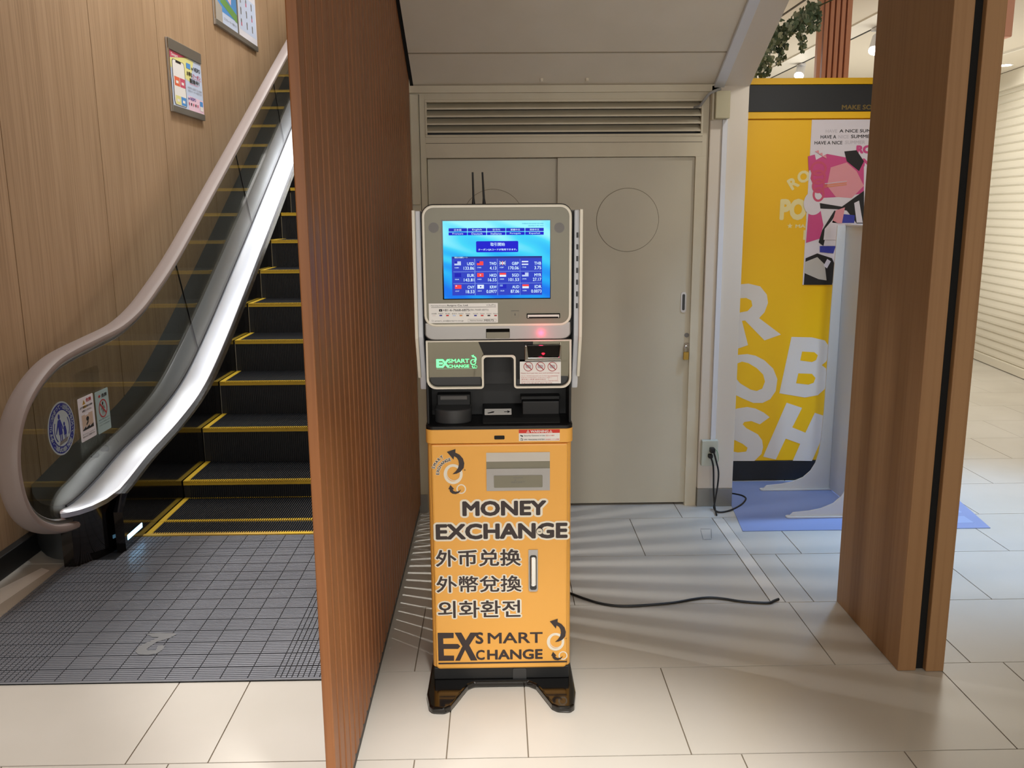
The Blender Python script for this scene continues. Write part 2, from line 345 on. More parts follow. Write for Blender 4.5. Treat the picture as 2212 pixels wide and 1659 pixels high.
# mall ceiling
mb = MB()
mb.box(1.25, 5.0, 2.0, 12.8, 2.85, 2.95, 'ceiling_paint'); mb.box(-.445, 5.0, -9.7, 2.0, 2.85, 2.95, 'ceiling_paint'); mb.box(-.445, 1.25, 2.0, YT, 2.85, 2.95, 'ceiling_paint')
mb.box(2.555, 2.73, -9, 12.6, 2.838, 2.85, 'ceiling_band'); mb.box(1.94, 1.955, 2.8, 12.6, 2.846, 2.85, 'line_dark'); mb.box(4.29, 4.31, -9, 12.6, 2.83, 2.85, 'ceiling_band')
struct(mb.build('ceiling', fix=True), 'cream mall ceiling')
struct(B(-2.4, -.445, -9.7, 12.8, 5.2, 5.3, m='ceiling_paint', name='ceiling'))
struct(B(-.56, -.445, YT-.2, 12.8, 2.95, 5.2, m='ceiling_paint', name='trim_7'))
struct(B(-3.6, 7.4, 12.8, 12.9, 0, 5.2, m='cream_wall', name='wall_far'))
struct(B(-3.6, 7.4, -9.8, -9.7, 0, 5.2, m='cream_wall', name='wall_near'))
struct(B(5.3, 5.4, -9.7, 7.0, 0, 2.95, m='cream_wall', name='wall_shop'))
struct(B(-.56, 1.25, 4.74, 4.84, 0, 2.95, m='cream_wall', name='wall_behind'))
# roller shutter
a0 = Vector((4.80,7.2,0)); a1 = Vector((5.36,11.6,0)); du = (a1-a0).normalized(); nn = Vector((-du.y, du.x, 0))
SP = Pl(a0, du, (0,0,1), nn); Lsh = (a1-a0).length
sh = thing('roller_shutter', 'closed white roller shutter of horizontal slats at far right', 'shutter', a0)
mb = MB(); zz = .09; prof = []
while zz < 2.70:
    prof += [(zz, .004), (zz+.012, .016), (zz+.03, .016), (zz+.072, .006), (zz+.078, 0)]; zz += .08
V = [SP.pt(u, z, n) for u in (-.6, Lsh) for z, n in prof]; k = len(prof)
mb.add(V, [(i,i+1,k+i+1,k+i) for i in range(k-1)], 'shutter'); mb.build('curtain', sh, fix=False, smooth=False)
mb = MB(); mb.prism(SP, [(-.6,0.005),(Lsh,.005),(Lsh,.09),(-.6,.09)], -.03, .03, 'shutter'); mb.build('bottom_bar', sh, bevel=.006)
mb = MB(); mb.prism(SP, [(-.6,2.69),(Lsh,2.69),(Lsh,2.845),(-.6,2.845)], -.1, .06, 'cream_rim'); mb.build('housing', sh, bevel=.004)
# ================================================================== SLATTED SCREEN
XS0, XS1 = -.440, -.415
sc = thing('slatted_wood_screen', 'tall brown screen of vertical wood slats between escalator and machine', 'screen', (-.43, 3.1, 0))
zt = lambda y: max(zs(y)+.12, 2.84) if y < YT else zs(y)+.12
for i in range(-11, 23):
    yc = 2.808+.0735*i
    mb = MB().box(XS0, XS1, yc-.0275, yc+.0275, .045, min(2.84, zs(max(yc,YT))+.1), 'slat_wood'); mb.build('slat', sc, bevel=.003)
MB().box(XS0-.004, XS1-.006, 1.972, 4.45, .004, .045, 'black_soft').build('base_rail', sc)
# extra ledge strip on the first board so the end reads as one plank
# ================================================================== ESCALATOR
es = thing('escalator', 'black escalator with yellow edged steps, glass side and steel deck', 'escalator', (-1.3, 4.1, 0))
SX0, SX1 = -1.752, -.72
def step_mesh(depth, riser, fy=0):
    mb = MB(); n = int((SX1-SX0)/.0115)
    mb.box(SX0, SX1, 0, depth, -.0095, -.008, 'step_metal')
    if riser: mb.box(SX0, SX1, .012, .03, -.24, -.012, 'riser')
    for i in range(n):
        x = SX0+.03+i*.0115
        if x > SX1-.03: break
        mb.box(x, x+.0055, .028, depth-.012, -.008, 0, 'step_metal')
        if riser: mb.box(x, x+.006, .006, .012, -.23, -.02, 'riser')
    return mb
def edge_mesh(depth, back=True):
    mb = MB(); n = int((SX1-SX0)/.0115)
    mb.box(SX0, SX0+.028, 0, depth, -.0095, .001, 'yellow_mark'); mb.box(SX1-.028, SX1, 0, depth, -.0095, .001, 'yellow_mark')
    mb.box(SX0, SX1, 0, .006, -.024 if back == 1 else -.0095, -.006, 'yellow_mark')
    for i in range(n):
        x = SX0+.03+i*.0115
        if x > SX1-.03: break
        mb.box(x, x+.006, .0, .028, -.0095, .001, 'yellow_mark')
        if back: mb.box(x, x+.005, depth-.012, depth, -.006, 0, 'yellow_mark')
    return mb
noses = [(4.32,.0105,0,.385),(4.70,.108,1,.40),(5.078,.315,1,.40)] + [(5.453+.372*i, .523+.208*i, 1, .40) for i in range(13)]
proto = {}
for y, z, r, d in noses:
    if (r,d) not in proto:
        st = step_mesh(d, r).build('step', es); ed = edge_mesh(d, 1 if r else 2).build('edge_marking', st); proto[(r,d)] = (st, ed)
        st.matrix_parent_inverse = Matrix.Translation(-es.location); ed.matrix_parent_inverse = Matrix()
    else:
        a, b = proto[(r,d)]; st = a.copy(); C.objects.link(st); ed = b.copy(); C.objects.link(ed); ed.parent = st
    st.location = (0, y, z)
# landing tread between the comb and the first step
mb = MB(); mb.box(SX0,SX1,4.15,4.318,.0005,.0025,'step_metal')
for i in range(86): mb.box(SX0+.03+i*.0115, SX0+.0355+i*.0115, 4.15, 4.318, .0025, .0095, 'step_metal')
mb.box(SX0,SX0+.028,4.15,4.318,.0005,.0105,'yellow_mark'); mb.build('landing_tread', es)
mb = MB(); mb.box(SX0-.03, SX1, 4.125, 4.15, .0005, .011, 'sign_gold')
for i in range(86): mb.box(SX0+.03+i*.0115, SX0+.035+i*.0115, 4.15, 4.165, .0095, .011, 'sign_gold')
mb.box(-1.09, -.93, 4.126, 4.149, .011, .0116, 'yellow_mark'); mb.build('comb_plate', es)
# deck height profile
prof = [(3.70,.285),(3.80,.280),(3.90,.286),(3.97,.295),(4.1,.316),(4.36,.368),(4.6,.402),(4.8,.432),(5.1,.492),(5.35,.570),(5.6,.680),(5.9,.830),(6.3,1.045),(6.7,1.262),(7.3,1.59),(8.1,2.035),(9.0,2.54),(10.6,3.44)]
dk = [Vector((0,a,b)) for a,b in prof]; dk = smooth_path(dk, 4)
def zdeck(y):
    if y <= dk[0].y+1e-4: return dk[0].z
    for a, b in zip(dk, dk[1:]):
        if a.y <= y <= b.y: return a.z+(b.z-a.z)*(y-a.y)/(b.y-a.y)
    return dk[-1].z
def xr(y): 
    t = [(3.70,-1.925),(3.72,-1.90),(3.76,-1.87),(3.82,-1.84),(3.90,-1.81),(4.0,-1.79),(20,-1.79)]
    for (a,x0),(b,x1) in zip(t, t[1:]):
        if a <= y <= b: return x0+(x1-x0)*(y-a)/(b-a)
    return -1.79
mb = MB(); secs = []
ys = [3.70,3.72,3.76,3.82,3.90,4.0]+[p.y for p in dk if p.y > 4.07]
for y in ys:
    z = zdeck(y); x1 = xr(y)
    secs.append([(-1.928,y,z-.02),(-1.928,y,z+.006),(x1-.012,y,z),(x1,y,z-.008),(x1,y,z-.03)])
mb.loft(secs, 'steel').build('inner_deck', es, smooth=True)
secs = [[(-1.941,y,zdeck(y)-.005),(-1.941,y,zdeck(y)+.016),(-1.924,y,zdeck(y)+.016),(-1.924,y,zdeck(y)-.005)] for y in ys if y > 3.74]
MB().loft(secs, 'rubber_seal').build('glass_channel', es)
def xo(y): return max(-2.219, -1.96-.26*min(1, max(0, (y-3.78)/.25))**.5)
secs = [[(xo(y),y,zdeck(y)-.25),(xo(y),y,zdeck(y)+.003),(-1.941,y,zdeck(y)+.005),(-1.941,y,zdeck(y)-.25)] for y in [3.785,3.80,3.83,3.88,3.95,4.03]+[q.y for q in dk if q.y > 4.09]]
MB().loft(secs, 'outer_steel').build('outer_deck', es, smooth=True)
# newel housing under the deck
def newel(y0, y1):
    secs = []
    for y in [3.75,3.78,3.84,3.92,4.02,4.12,4.3,4.45]:
        x1 = xr(y-.03)-.012; x0 = -1.985 if y > 3.8 else -1.96
        secs.append([(x0,y,.0015),(x0,y,zdeck(y)-.021),(x1,y,zdeck(y)-.021),(x1,y,.0015)])
    return secs
MB().loft(newel(0,0), 'black_gloss').build('newel_housing', es, smooth=True)
MB().box(-2.17, -1.986, 3.97, 4.5, .0015, .2, 'black_soft').build('outer_base', es)
pts = [(3.95,.002),(4.33,.002),(4.72,-.01)] ; 
sk = [(y, zdeck(y)-.03) for y in ys if y > 3.99]
low = [(10.6, 3.0),(5.5,.2),(4.9,.002),(3.93,.002),(3.93,.20)]
MB().prism(WL(0), sk+low, -1.80, -1.757, 'black_gloss').build('skirt_panel', es)
MB().box(-1.80, -1.7545, 3.955, 4.13, .052, .078, 'blue_lit').build('comb_lamp', es, bevel=.004)
# far side skirt behind the screen
MB().prism(WL(0), sk+low, -.715, -.685, 'black_gloss').build('skirt_panel', es)
secs = [[(-.70,y,zdeck(y)-.03),(-.70,y,zdeck(y)),(-.52,y,zdeck(y)),(-.52,y,zdeck(y)-.03)] for y in ys if y > 4]
MB().loft(secs, 'steel').build('inner_deck', es, smooth=True)
# handrail
XR = -1.932
rail = [(11.0,4.2),(9.9,3.635),(8.78,3.063),(7.07,2.165),(5.81,1.508),(5.38,1.29),(5.07,1.154),(4.80,1.052),(4.53,.99),(4.25,.966),(4.03,.950),(3.85,.928),(3.70,.880),(3.57,.808),(3.483,.720),(3.44,.62),(3.432,.52),(3.46,.40),(3.53,.305),(3.64,.232),(3.77,.186),(3.93,.160),(4.08,.152)]
rail = [(a*.9797, H+(b-H)*.9797) for a, b in rail]
rp = smooth_path([(XR,a,b) for a,b in rail], 5)
def rail_secs(path, w, h, off=0):
    out = []; n = len(path)
    for i, p in enumerate(path):
        d = (path[min(i+1,n-1)]-path[max(i-1,0)]).normalized(); u = Vector((1,0,0)); v = u.cross(d).normalized()
        if v.dot(Vector((0,0,1))) < 0 and False: v = -v
        sec = []
        for j in range(14):
            a = 2*math.pi*j/14; ca, sa = math.cos(a), math.sin(a)
            sec.append(p + u*(w/2)*math.copysign(abs(ca)**.6, ca) + v*((h/2)*math.copysign(abs(sa)**.7, sa)+off))
        out.append(sec)
    return out
MB().loft(rail_secs(rp, .092, .042), 'rail_rubber').build('handrail', es, smooth=True)
MB().loft(rail_secs(rp, .056, .03, .028), 'brushed').build('handrail_guide', es, smooth=True)
# glass between rail and deck, three panes
def rail_z(y):
    best = None
    for a, b in zip(rp, rp[1:]):
        lo, hi = (a, b) if a.y <= b.y else (b, a)
        if lo.y <= y <= hi.y and max(a.z,b.z) > .65 and hi.y > lo.y:
            z = lo.z+(hi.z-lo.z)*(y-lo.y)/(hi.y-lo.y); best = z if best is None else max(best, z)
    return best
def pane(top_y0, bot_y0, top_y1, bot_y1):
    t = [(y, rail_z(y)-.02) for y in [top_y0+(top_y1-top_y0)*i/10 for i in range(11)]]
    b = [(y, zdeck(y)+.015) for y in [bot_y0+(bot_y1-bot_y0)*i/10 for i in range(11)]]
    return b + t[::-1]
front = [(p.y, p.z) for p in rp if p.z < .95 and p.y < 4.06]
G = .9797; jt = [(5.444*G,5.739*G),(6.88*G,7.223*G),(8.2*G,8.5*G),(9.7*G,10.1*G)]
pts = [(jt[0][0], rail_z(jt[0][0])-.02)] + [(p.y, p.z) for p in rp if p.y < jt[0][0] and (p.z > .2 or p.y < 3.62)]
pts += [(3.72,.22),(3.78,zdeck(3.78)+.01)] + [(y, zdeck(y)+.015) for y in (4.0,4.2,4.36,4.6,4.8,5.1,5.35,jt[0][1])]
MB().prism(WL(XR), pts, -.004, .004, 'glass').build('glass_pane', es)
for (a0_,b0_),(a1_,b1_) in zip(jt, jt[1:]):
    MB().prism(WL(XR), pane(a0_+.005,b0_+.005,a1_,b1_), -.004, .004, 'glass').build('glass_pane', es)
    MB().prism(WL(XR), [(a0_,rail_z(a0_)-.02),(b0_,zdeck(b0_)+.015),(b0_+.005,zdeck(b0_)+.015),(a0_+.005,rail_z(a0_)-.02)], -.0041, .0041, 'black').build('pane_joint', es)
# entrance grating
mb = MB(); GX0, GX1, GY0, GY1 = -1.975, -.47, 2.752, 4.125
mb.box(GX0, GX1, GY0, GY1, .0005, .004, 'grate_black')
mb.box(GX0, GX1, GY0, GY0+.006, .0005, .0085, 'grate_metal')
y = GY0+.010; r = 0
def notch(y):  # newel footprint
    return -1.975 if y < 3.82 else -1.775
while y < GY1-.008:
    h = .0125
    if r % 7 == 6: y += .005
    x = -1.975; 
    while x < GX1-.004:
        w = .019 if (x < -1.63 or x > -.84) else .0935
        if x >= notch(y)-.001: mb.box(x+.0018, min(x+w-.0018, GX1), y, y+h-.0042, .004, .0085, 'grate_metal')
        x += w
    y += h; r += 1
gr = tag(mb.build('floor_grating', fix=False), 'dark metal floor grating in front of the escalator steps', 'floor grating')
# numeral-like metal inlay on the grating
pt = lambda x, y: tuple(at(x, y, Z=.009))[:2]
q = [(1372,1090),(1480,1082),(1640,1085),(1665,1095),(1600,1130),(1480,1165),(1420,1205),(1380,1235),(1400,1248),(1470,1245),(1490,1200),(1555,1200),(1540,1235),(1480,1275),(1400,1288),(1310,1285),(1278,1262),(1300,1215),(1370,1180),(1440,1150),(1500,1122),(1440,1118)]
q = [pt(x/4.365, 1120+y/4.365) for x, y in q]
tag(MB().prism(FL(0), q, .0088, .0105, 'emblem').build('grating_emblem'), 'curved steel emblem set into the floor grating', 'emblem')
# tile strip and papers by the left wall
tag(MB().prism(FL(0), [tuple(at(x,y,Z=.001))[:2] for x,y in [(0,1272),(90,1227),(107,1232),(0,1305)]], .0006, .0016, 'paper').build('paper_strip'), 'strip of white paper lying on the floor beside the left wall', 'paper')
# ================================================================== STICKERS AND SIGNS ON THE GLASS
GLX = XR+.0055; Q = WL(GLX)
def g2(x, y): p = at(x, y, X=GLX); return p.y, p.z
st = MB(); cu, cv = g2(133,925); ru, rv = .118, .118
st.prism(Q, circle(cu,cv,.119), 0, .001, 'sign_pale'); st.disc(Q, cu,cv,.112,.112,.0014,'sign_blue',48); st.disc(Q, cu,cv,.080,.080,.0018,'sign_pale',48)
ringtext = '手すりにつかまって・幼児の手をひいて・黄色い線の内側に・'
n = len(ringtext)
for i, ch in enumerate(ringtext):
    a = math.radians(198 - i*360/n); st.text_rot(Q, ch, cu+.096*math.cos(a), cv+.096*math.sin(a), .019, a-math.pi/2, .002, 'sign_pale', .02)
def blob(u, v): return (cu+u, cv+v)
st.disc(Q, cu-.018, cv+.055, .009,.012,.0022,'sign_blue'); st.disc(Q, cu+.022, cv+.015,.007,.009,.0022,'sign_blue')
st.poly(Q, [blob(-.030,.042),(cu-.008,cv+.042),blob(.006,.012),blob(.012,-.004),blob(.006,-.008),blob(-.002,.015),blob(.002,-.025),blob(-.030,-.025),blob(-.031,.012),blob(-.052,-.018),blob(-.056,-.014),blob(-.036,.03)], .0022, 'sign_blue')
for a, b in ((-.024,-.014),(-.010,-.001)): st.rect(Q, cu+a, cv-.055, cu+a+.007, cv-.024, .0022, 'sign_blue')
st.poly(Q, [blob(.015,.005),blob(.032,.005),blob(.038,-.02),blob(.036,-.034),blob(.013,-.034),blob(.013,-.01)], .0022, 'sign_blue')
for a in (.017,.027): st.rect(Q, cu+a, cv-.05, cu+a+.005, cv-.034, .0022, 'sign_blue')
st.poly(Q, [blob(-.035,-.072),blob(.035,-.066),blob(.05,-.048),blob(-.025,-.054)], .0020, 'gray_print')
for s0, a0, a1 in ((-1,150,230),(1,-35,35)):
    o_ = []; i_ = []
    for j in range(9):
        a = math.radians(a0+(a1-a0)*j/8); o_.append((cu+.070*math.cos(a), cv+.070*math.sin(a))); i_.append((cu+.064*math.cos(a), cv+.064*math.sin(a)))
    st.poly(Q, o_+i_[::-1], .0022, 'sign_blue')
tag(st.build('round_safety_sticker', fix=False), 'round blue sticker of adult and child on the escalator glass', 'sticker')
def sign_rect(c, off, m):
    P4 = [g2(*p) for p in c]; u0 = (P4[0][0]+P4[3][0])/2; u1 = (P4[1][0]+P4[2][0])/2; v1 = (P4[0][1]+P4[1][1])/2; v0 = (P4[2][1]+P4[3][1])/2
    s = MB(); s.prism(Q, rr(u0,v0,u1,v1,.006), off, off+.002, m)
    return s, (lambda u, v: (u0+u*(u1-u0), v0+v*(v1-v0))), off+.0024
s, F, n0 = sign_rect([(163,863),(197,849),(205,940),(174,956)], .006, 'sign_white')
s.text(Q, '危険', *F(.50,.86), *F(.86,.95), n0, 'sign_red', .03)
s.poly(Q, [F(.26,.83),F(.46,.83),F(.36,.94)], n0, 'sign_gold'); s.text(Q, '!', *F(.345,.845), *F(.375,.905), n0+.0004, 'ink', .02)
s.rect(Q, *F(.3,.745), *F(.5,.80), n0, 'sign_gold'); s.text(Q, '必ず黄色い線の内側に', *F(.08,.75), *F(.93,.80), n0+.0004, 'ink', .02); s.text(Q, 'お乗りください。', *F(.2,.66), *F(.82,.71), n0, 'ink', .02)
s.poly(Q, [F(.14,.26),F(.14,.60),F(.35,.60),F(.35,.57),F(.58,.57),F(.58,.60),F(.86,.60),F(.86,.30),F(.7,.30),F(.6,.33),F(.45,.30),F(.3,.33)], n0, 'stair_tan')
s.poly(Q, [F(.14,.26),F(.36,.33),F(.36,.28),F(.6,.33),F(.6,.28),F(.86,.33),F(.86,.24),F(.14,.24)], n0+.0004, 'ink')
s.disc(Q, F(.5,.48)[0], F(.5,.48)[1], .014, .011, n0+.0004, 'ink', 14); s.poly(Q, [F(.38,.36),F(.48,.42),F(.56,.43),F(.52,.38),F(.42,.34)], n0+.0004, 'ink')
s.text(Q, '手すりにつかまり', *F(.1,.14), *F(.9,.17), n0, 'ink'); s.text(Q, '足もとにご注意下さい', *F(.1,.08), *F(.9,.12), n0, 'ink', .02)
tag(s.build('white_warning_sign', fix=False), 'white vertical warning sticker with stair drawing on the escalator glass', 'sign')
s, F, n0 = sign_rect([(201,847),(228,838),(238,922),(210,940)], .006, 'sign_teal')
s.poly(Q, [F(.2,.87),F(.3,.91),F(.4,.87),F(.3,.83)], n0, 'sign_red'); s.text(Q, '危険', *F(.46,.82), *F(.88,.91), n0, 'ink', .03)
cu, cv = F(.5,.56); s.ring(Q, cu, cv, .045, .045, .006, n0, n0+.0004, 'sign_red', k=32)
s.disc(Q, cu, cv+.024, .008, .009, n0, 'ink', 12); s.poly(Q, [(cu-.012,cv+.012),(cu+.012,cv+.014),(cu+.024,cv-.004),(cu+.010,cv-.002),(cu+.008,cv-.036),(cu,cv-.014),(cu-.012,cv-.034),(cu-.008,cv),(cu-.026,cv-.008)], n0, 'gray_print')
s.poly(Q, [(cu-.034,cv+.026),(cu-.028,cv+.032),(cu+.034,cv-.026),(cu+.028,cv-.032)], n0+.0006, 'sign_red')
for i, v in enumerate((.30,.235,.17)): s.text(Q, ('乗り出し 顔や手を出さないで','ください けがをします','エスカレーターの外に出ない')[i], *F(.1,v), *F(.92,v+.03), n0, 'ink')
tag(s.build('teal_warning_sign', fix=False), 'pale green danger sign with prohibition circle on a clear post by the glass', 'sign')
# clear acrylic guard behind the signs
ag = thing('acrylic_guard_plate', 'clear acrylic guard plate standing outside the escalator glass behind signs', 'guard plate', (-2.1, 4.2, .4))
GX = XR-.07; GQ = WL(GX)
def g3(x, y): p = at(x, y, X=GX); return p.y, p.z
u0, _ = g3(178,1000); u1, _ = g3(233,1000); vb = zdeck(4.3)+.02; _, vt_ = g3(205,790)
MB().prism(GQ, rr(u0, vb, u1, vt_, .03, corners=(0,0,1,1)), -.003, .003, 'acrylic').build('plate', ag, bevel=.0015)
um, _ = g3(214,1000); MB().box(GX+.004, GX+.012, um-.006, um+.006, vb, vt_, 'acrylic').build('stiffener', ag, bevel=.001)
for x in (206, 229):
    u, v = g3(x, 1010); MB().cyl((GX-.012,u,vb+.02),(GX+.02,u,vb+.02),.014,.014,'black_gloss').build('fixing_bolt', ag)
# ================================================================== POSTERS ON THE WOOD WALL
WX = -2.219; W = WL(WX)
def poster(u0, u1, v0, v1, label, fill, bars, mid=None):
    u0, u1 = u0*.9652, u1*.9652; v0, v1 = H+(v0-H)*.9652, H+(v1-H)*.9652; mid = mid*.9652 if mid else None
    t = thing('framed_poster', label, 'poster', (WX, (u0+u1)/2, v0), None)
    MB().box(WX+.001, WX+.014, u0, u1, v0, v1, 'silver').build('backing', t, bevel=.002)
    if bars: MB().box(WX+.012, WX+.022, u0, u1, v1-.075, v1, 'base_metal').build('top_bar', t, bevel=.003)
    MB().box(WX+.012, WX+.022, u0, u1, v0, v0+.045, 'base_metal').build('bottom_bar', t, bevel=.003)
    MB().box(WX+.012, WX+.020, u0, u0+.012, v0+.045, v1-.01, 'chrome').build('side_rail', t)
    if mid: MB().box(WX+.012, WX+.020, mid-.012, mid+.012, v0+.045, v1-.01, 'base_metal').build('side_rail', t)
    s = MB(); fill(s, lambda u, v: (u0+.014+u*(u1-u0-.016), v0+.046+v*(v1-v0-.046-(.077 if bars else .01)))); s.build('print', t, fix=False)
def fillA(s, F):
    n = .0146
    s.rect(W, *F(0,0), *F(1,1), n, 'pale_blue'); n += .0005
    s.poly(W, [F(0,.86),F(0,1),F(.55,1)], n, 'rose'); s.text(W, 'Smart', *F(.06,.91), *F(.26,.97), n+.0005, 'paper', .02)
    s.poly(W, [F(.0,.7),F(.0,.85),F(.5,1),F(.75,.98),F(.6,.55)], n, 'pale_yellow'); s.poly(W, [F(.5,0),F(1,0),F(1,.26),F(.5,.28)], n, 'pale_pink')
    s.prism(W, rr(*F(.06,.02), *F(.44,.86), .03), n, n+.0006, 'ink'); s.prism(W, rr(*F(.075,.03), *F(.425,.85), .025), n+.0006, n+.0012, 'paper'); s.rect(W, *F(.17,.81), *F(.33,.85), n+.0016, 'ink')
    k = n+.0016
    for i, c in enumerate(('orange_print','rose')): a = .10+.165*i; s.rect(W, *F(a,.38), *F(a+.155,.55), k, c); s.rect(W, *F(a+.04,.43), *F(a+.115,.48), k+.0004, 'paper')
    for i, c in enumerate(('pale_yellow','sky_blue')): a = .10+.165*i; s.rect(W, *F(a,.04), *F(a+.155,.20), k, c); s.rect(W, *F(a+.04,.09), *F(a+.115,.14), k+.0004, 'paper')
    s.rect(W, *F(.50,.80), *F(.63,.90), k, 'sky_blue'); s.text(W, 'w NESPO', *F(.66,.80), *F(.95,.88), k, 'ink', .02)
    s.text(W, 'お得な', *F(.5,.66), *F(.68,.75), k, 'ink', .03); s.text(W, 'クーポン', *F(.69,.665), *F(.95,.745), k, 'rose', .03); s.text(W, '配信中！', *F(.58,.54), *F(.90,.63), k, 'ink', .03)
    s.rect(W, *F(.66,.645), *F(.97,.652), k, 'rose'); s.rect(W, *F(.58,.52), *F(.86,.527), k, 'rose')
    s.text(W, 'NESPOに登録すると毎週', *F(.5,.42), *F(.96,.46), k, 'gray_print'); s.text(W, 'お得なクーポンが届きます', *F(.5,.36), *F(.96,.40), k, 'gray_print')
    s.text(W, 'w NESPO', *F(.49,.20), *F(.74,.26), k, 'ultramarine', .01); s.rect(W, *F(.87,.05), *F(.97,.24), k, 'paper'); s.rect(W, *F(.87,.14), *F(.97,.24), k+.0004, 'sky_blue')
    for i in range(5): s.rect(W, *F(.5+.07*i,.1), *F(.53+.07*i,.15), k, 'ink' if i%2 else 'rose')
poster(6.513, 7.210, 2.275, 2.776, 'framed coupon poster with smartphone picture, lower poster on the wood wall', fillA, True)
def fillB(s, F):
    n = .0146; s.rect(W, *F(0,0), *F(1,1), n, 'pale_blue'); n += .0006
    s.rect(W, *F(0,.16), *F(.49,1), n, 'sky_blue'); s.poly(W, [F(0,.5),F(.2,.95),F(.34,.6),F(.3,.4),F(0,.35)], n+.0004, 'pale_yellow'); s.poly(W, [F(.12,.28),F(.49,.14),F(.49,.26),F(.15,.40)], n+.0008, 'leaf_print')
    s.poly(W, [F(.27,.5),F(.34,.7),F(.38,.5),F(.36,.34),F(.29,.38)], n+.0008, 'pale_pink'); s.poly(W, [F(0,0),F(.15,0),F(.15,.22),F(0,.3)], n+.0008, 'silver_light')
    s.rect(W, *F(.15,0), *F(.49,.14), n+.0012, 'pale_blue'); s.text(W, 'エスカレーターの乗り方', *F(.18,.06), *F(.46,.10), n+.0016, 'gray_print')
    s.rect(W, *F(.52,.0), *F(1,.96), n, 'sign_white'); s.text(W, 'エスカレーターでは', *F(.56,.82), *F(.96,.90), n+.001, 'gray_print', .02); s.text(W, '歩かないでください', *F(.58,.72), *F(.96,.79), n+.001, 'gray_print', .02)
    s.rect(W, *F(.55,.1), *F(.98,.64), n+.0004, 'pale_blue')
    for i in range(3):
        for j in range(3): a, b = .60+.14*i, .18+.17*j; s.disc(W, *F(a,b+.06), .018, .018, n+.001, 'gray_print', 10); s.rect(W, *F(a-.01,b-.02), *F(a+.012,b+.04), n+.001, 'rose' if (i+j)%3 == 0 else 'gray_print')
poster(7.668, 8.972, 3.085, 3.72, 'framed double poster about riding, higher and farther on the wood wall', fillB, False, mid=8.33)
# ================================================================== MONEY EXCHANGE MACHINE
KY = 2.70; KP = XZ(KY)
ki = thing('money_exchange_machine', 'orange and silver money exchange machine with a blue touch screen', 'machine', (0.003, KY, 0))
def k(x, y): p = at(x, y, Y=KY); return (p.x, p.z)
def kbox(x0, y0, x1, y1):
    a, b = k(x0, y1), k(x1, y0); return (*a, *b)
Z1 = lambda x, y: (880+x/4.88, 360+y/4.88)
Z2 = lambda x, y: (880+x/5.185, 640+y/5.185)
Z3 = lambda x, y: (900+x/4.878, 900+y/4.878)
Z4 = lambda x, y: (900+x/4.149, 1160+y/4.149)
KX0, KX1 = -.2275, .2335
ztop = k(1077,924)[1]; zbot = k(1077,1444)[1]; zseam = k(1077,957)[1]
# foot plate lying on the floor
fp = [tuple(at(x,y,Z=.004))[:2] for x,y in [(927,1535),(934,1541),(960,1542),(974,1536),(1011,1490),(1025,1484),(1141,1482),(1158,1489),(1192,1532),(1205,1538),(1232,1539),(1241,1533)]]
fp = fp + [(.245,2.62),(.24,3.06),(-.236,3.06),(-.243,2.62)]
MB().prism(FL(0), fp, .001, .024, 'black_gloss').build('foot_plate', ki, bevel=.007, ).modifiers['bevel'].segments = 4
mb = MB().box(KX0+.004, KX1-.004, KY+.004, 3.05, .024, zbot+.004, 'black_soft'); mb.build('plinth', ki, bevel=.003)
a = kbox(*Z4(862,1190), *Z4(985,1285)); MB().prism(KP, rr(a[0],a[1]-.0,a[2],a[3]+.004,.006), -.004, -.001, 'dark_gray').build('plinth_hatch', ki, bevel=.001)
# orange cabinet
def rounded_body(x0,x1,y0,y1,z0,z1,r,m):
    out = []; 
    for cx, cy, a0 in ((x1-r,y0+r,270),(x0+r,y0+r,180)):
        for j in range(7):
            a = math.radians(a0+90-90*j/6) if a0 == 270 else math.radians(270-90*j/6)
            out.append((cx+r*math.cos(a), cy+r*math.sin(a)))
    out += [(x0,y1),(x1,y1)]
    mb = MB(); mb.prism(FL(0), out, z0, z1, m); return mb
rounded_body(KX0, KX1, KY+.008, 3.05, zbot+.004, zseam-.004, .022, 'orange').build('cabinet', ki, smooth=True)
MB().prism(KP, rr(KX0+.012, zbot, KX1-.012, zseam-.0035, .014, corners=(1,1,0,0)), -.02, 0, 'orange').build('cabinet_door', ki, bevel=.006)
rounded_body(KX0-.004, KX1+.004, KY-.004, 3.05, zseam, ztop-.004, .024, 'orange').build('drawer_front', ki, bevel=.003, smooth=True)
rounded_body(KX0-.003, KX1+.003, KY-.003, 3.05, ztop-.004, ztop+.006, .024, 'black').build('tray_rim', ki, smooth=True)
a = kbox(*Z3(818,195), *Z3(926,236)); MB().prism(KP, rr(*a,.003), .0042, .0056, 'lens_black').build('drawer_sensor', ki)
# warning sticker
s = MB(); a = kbox(*Z2(1248,1485), *Z2(1706,1618)); n = .0046; s.prism(KP, rr(*a,.001,2), n, n+.0006, 'paper')
b = kbox(*Z2(1248,1485), *Z2(1706,1530)); s.rect(KP, *b, n+.0009, 'red_print')
s.text(KP, 'WARNING', *kbox(*Z2(1378,1493), *Z2(1580,1523)), n+.0012, 'paper', .03)
for c in (1350, 1605): s.poly(KP, [k(*Z2(c-18,1522)), k(*Z2(c+18,1522)), k(*Z2(c,1492))], n+.0012, 'paper'); s.poly(KP, [k(*Z2(c-11,1518)), k(*Z2(c+11,1518)), k(*Z2(c,1500))], n+.0014, 'red_print'); s.text(KP, '!', *kbox(*Z2(c-2,1504), *Z2(c+2,1516)), n+.0016, 'paper')
s.text(KP, 'Security Cameras in Use', *kbox(*Z2(1306,1547), *Z2(1540,1567)), n+.0012, 'ink', .01); s.text(KP, '防犯カメラ作動中', *kbox(*Z2(1550,1545), *Z2(1645,1563)), n+.0012, 'red_print')
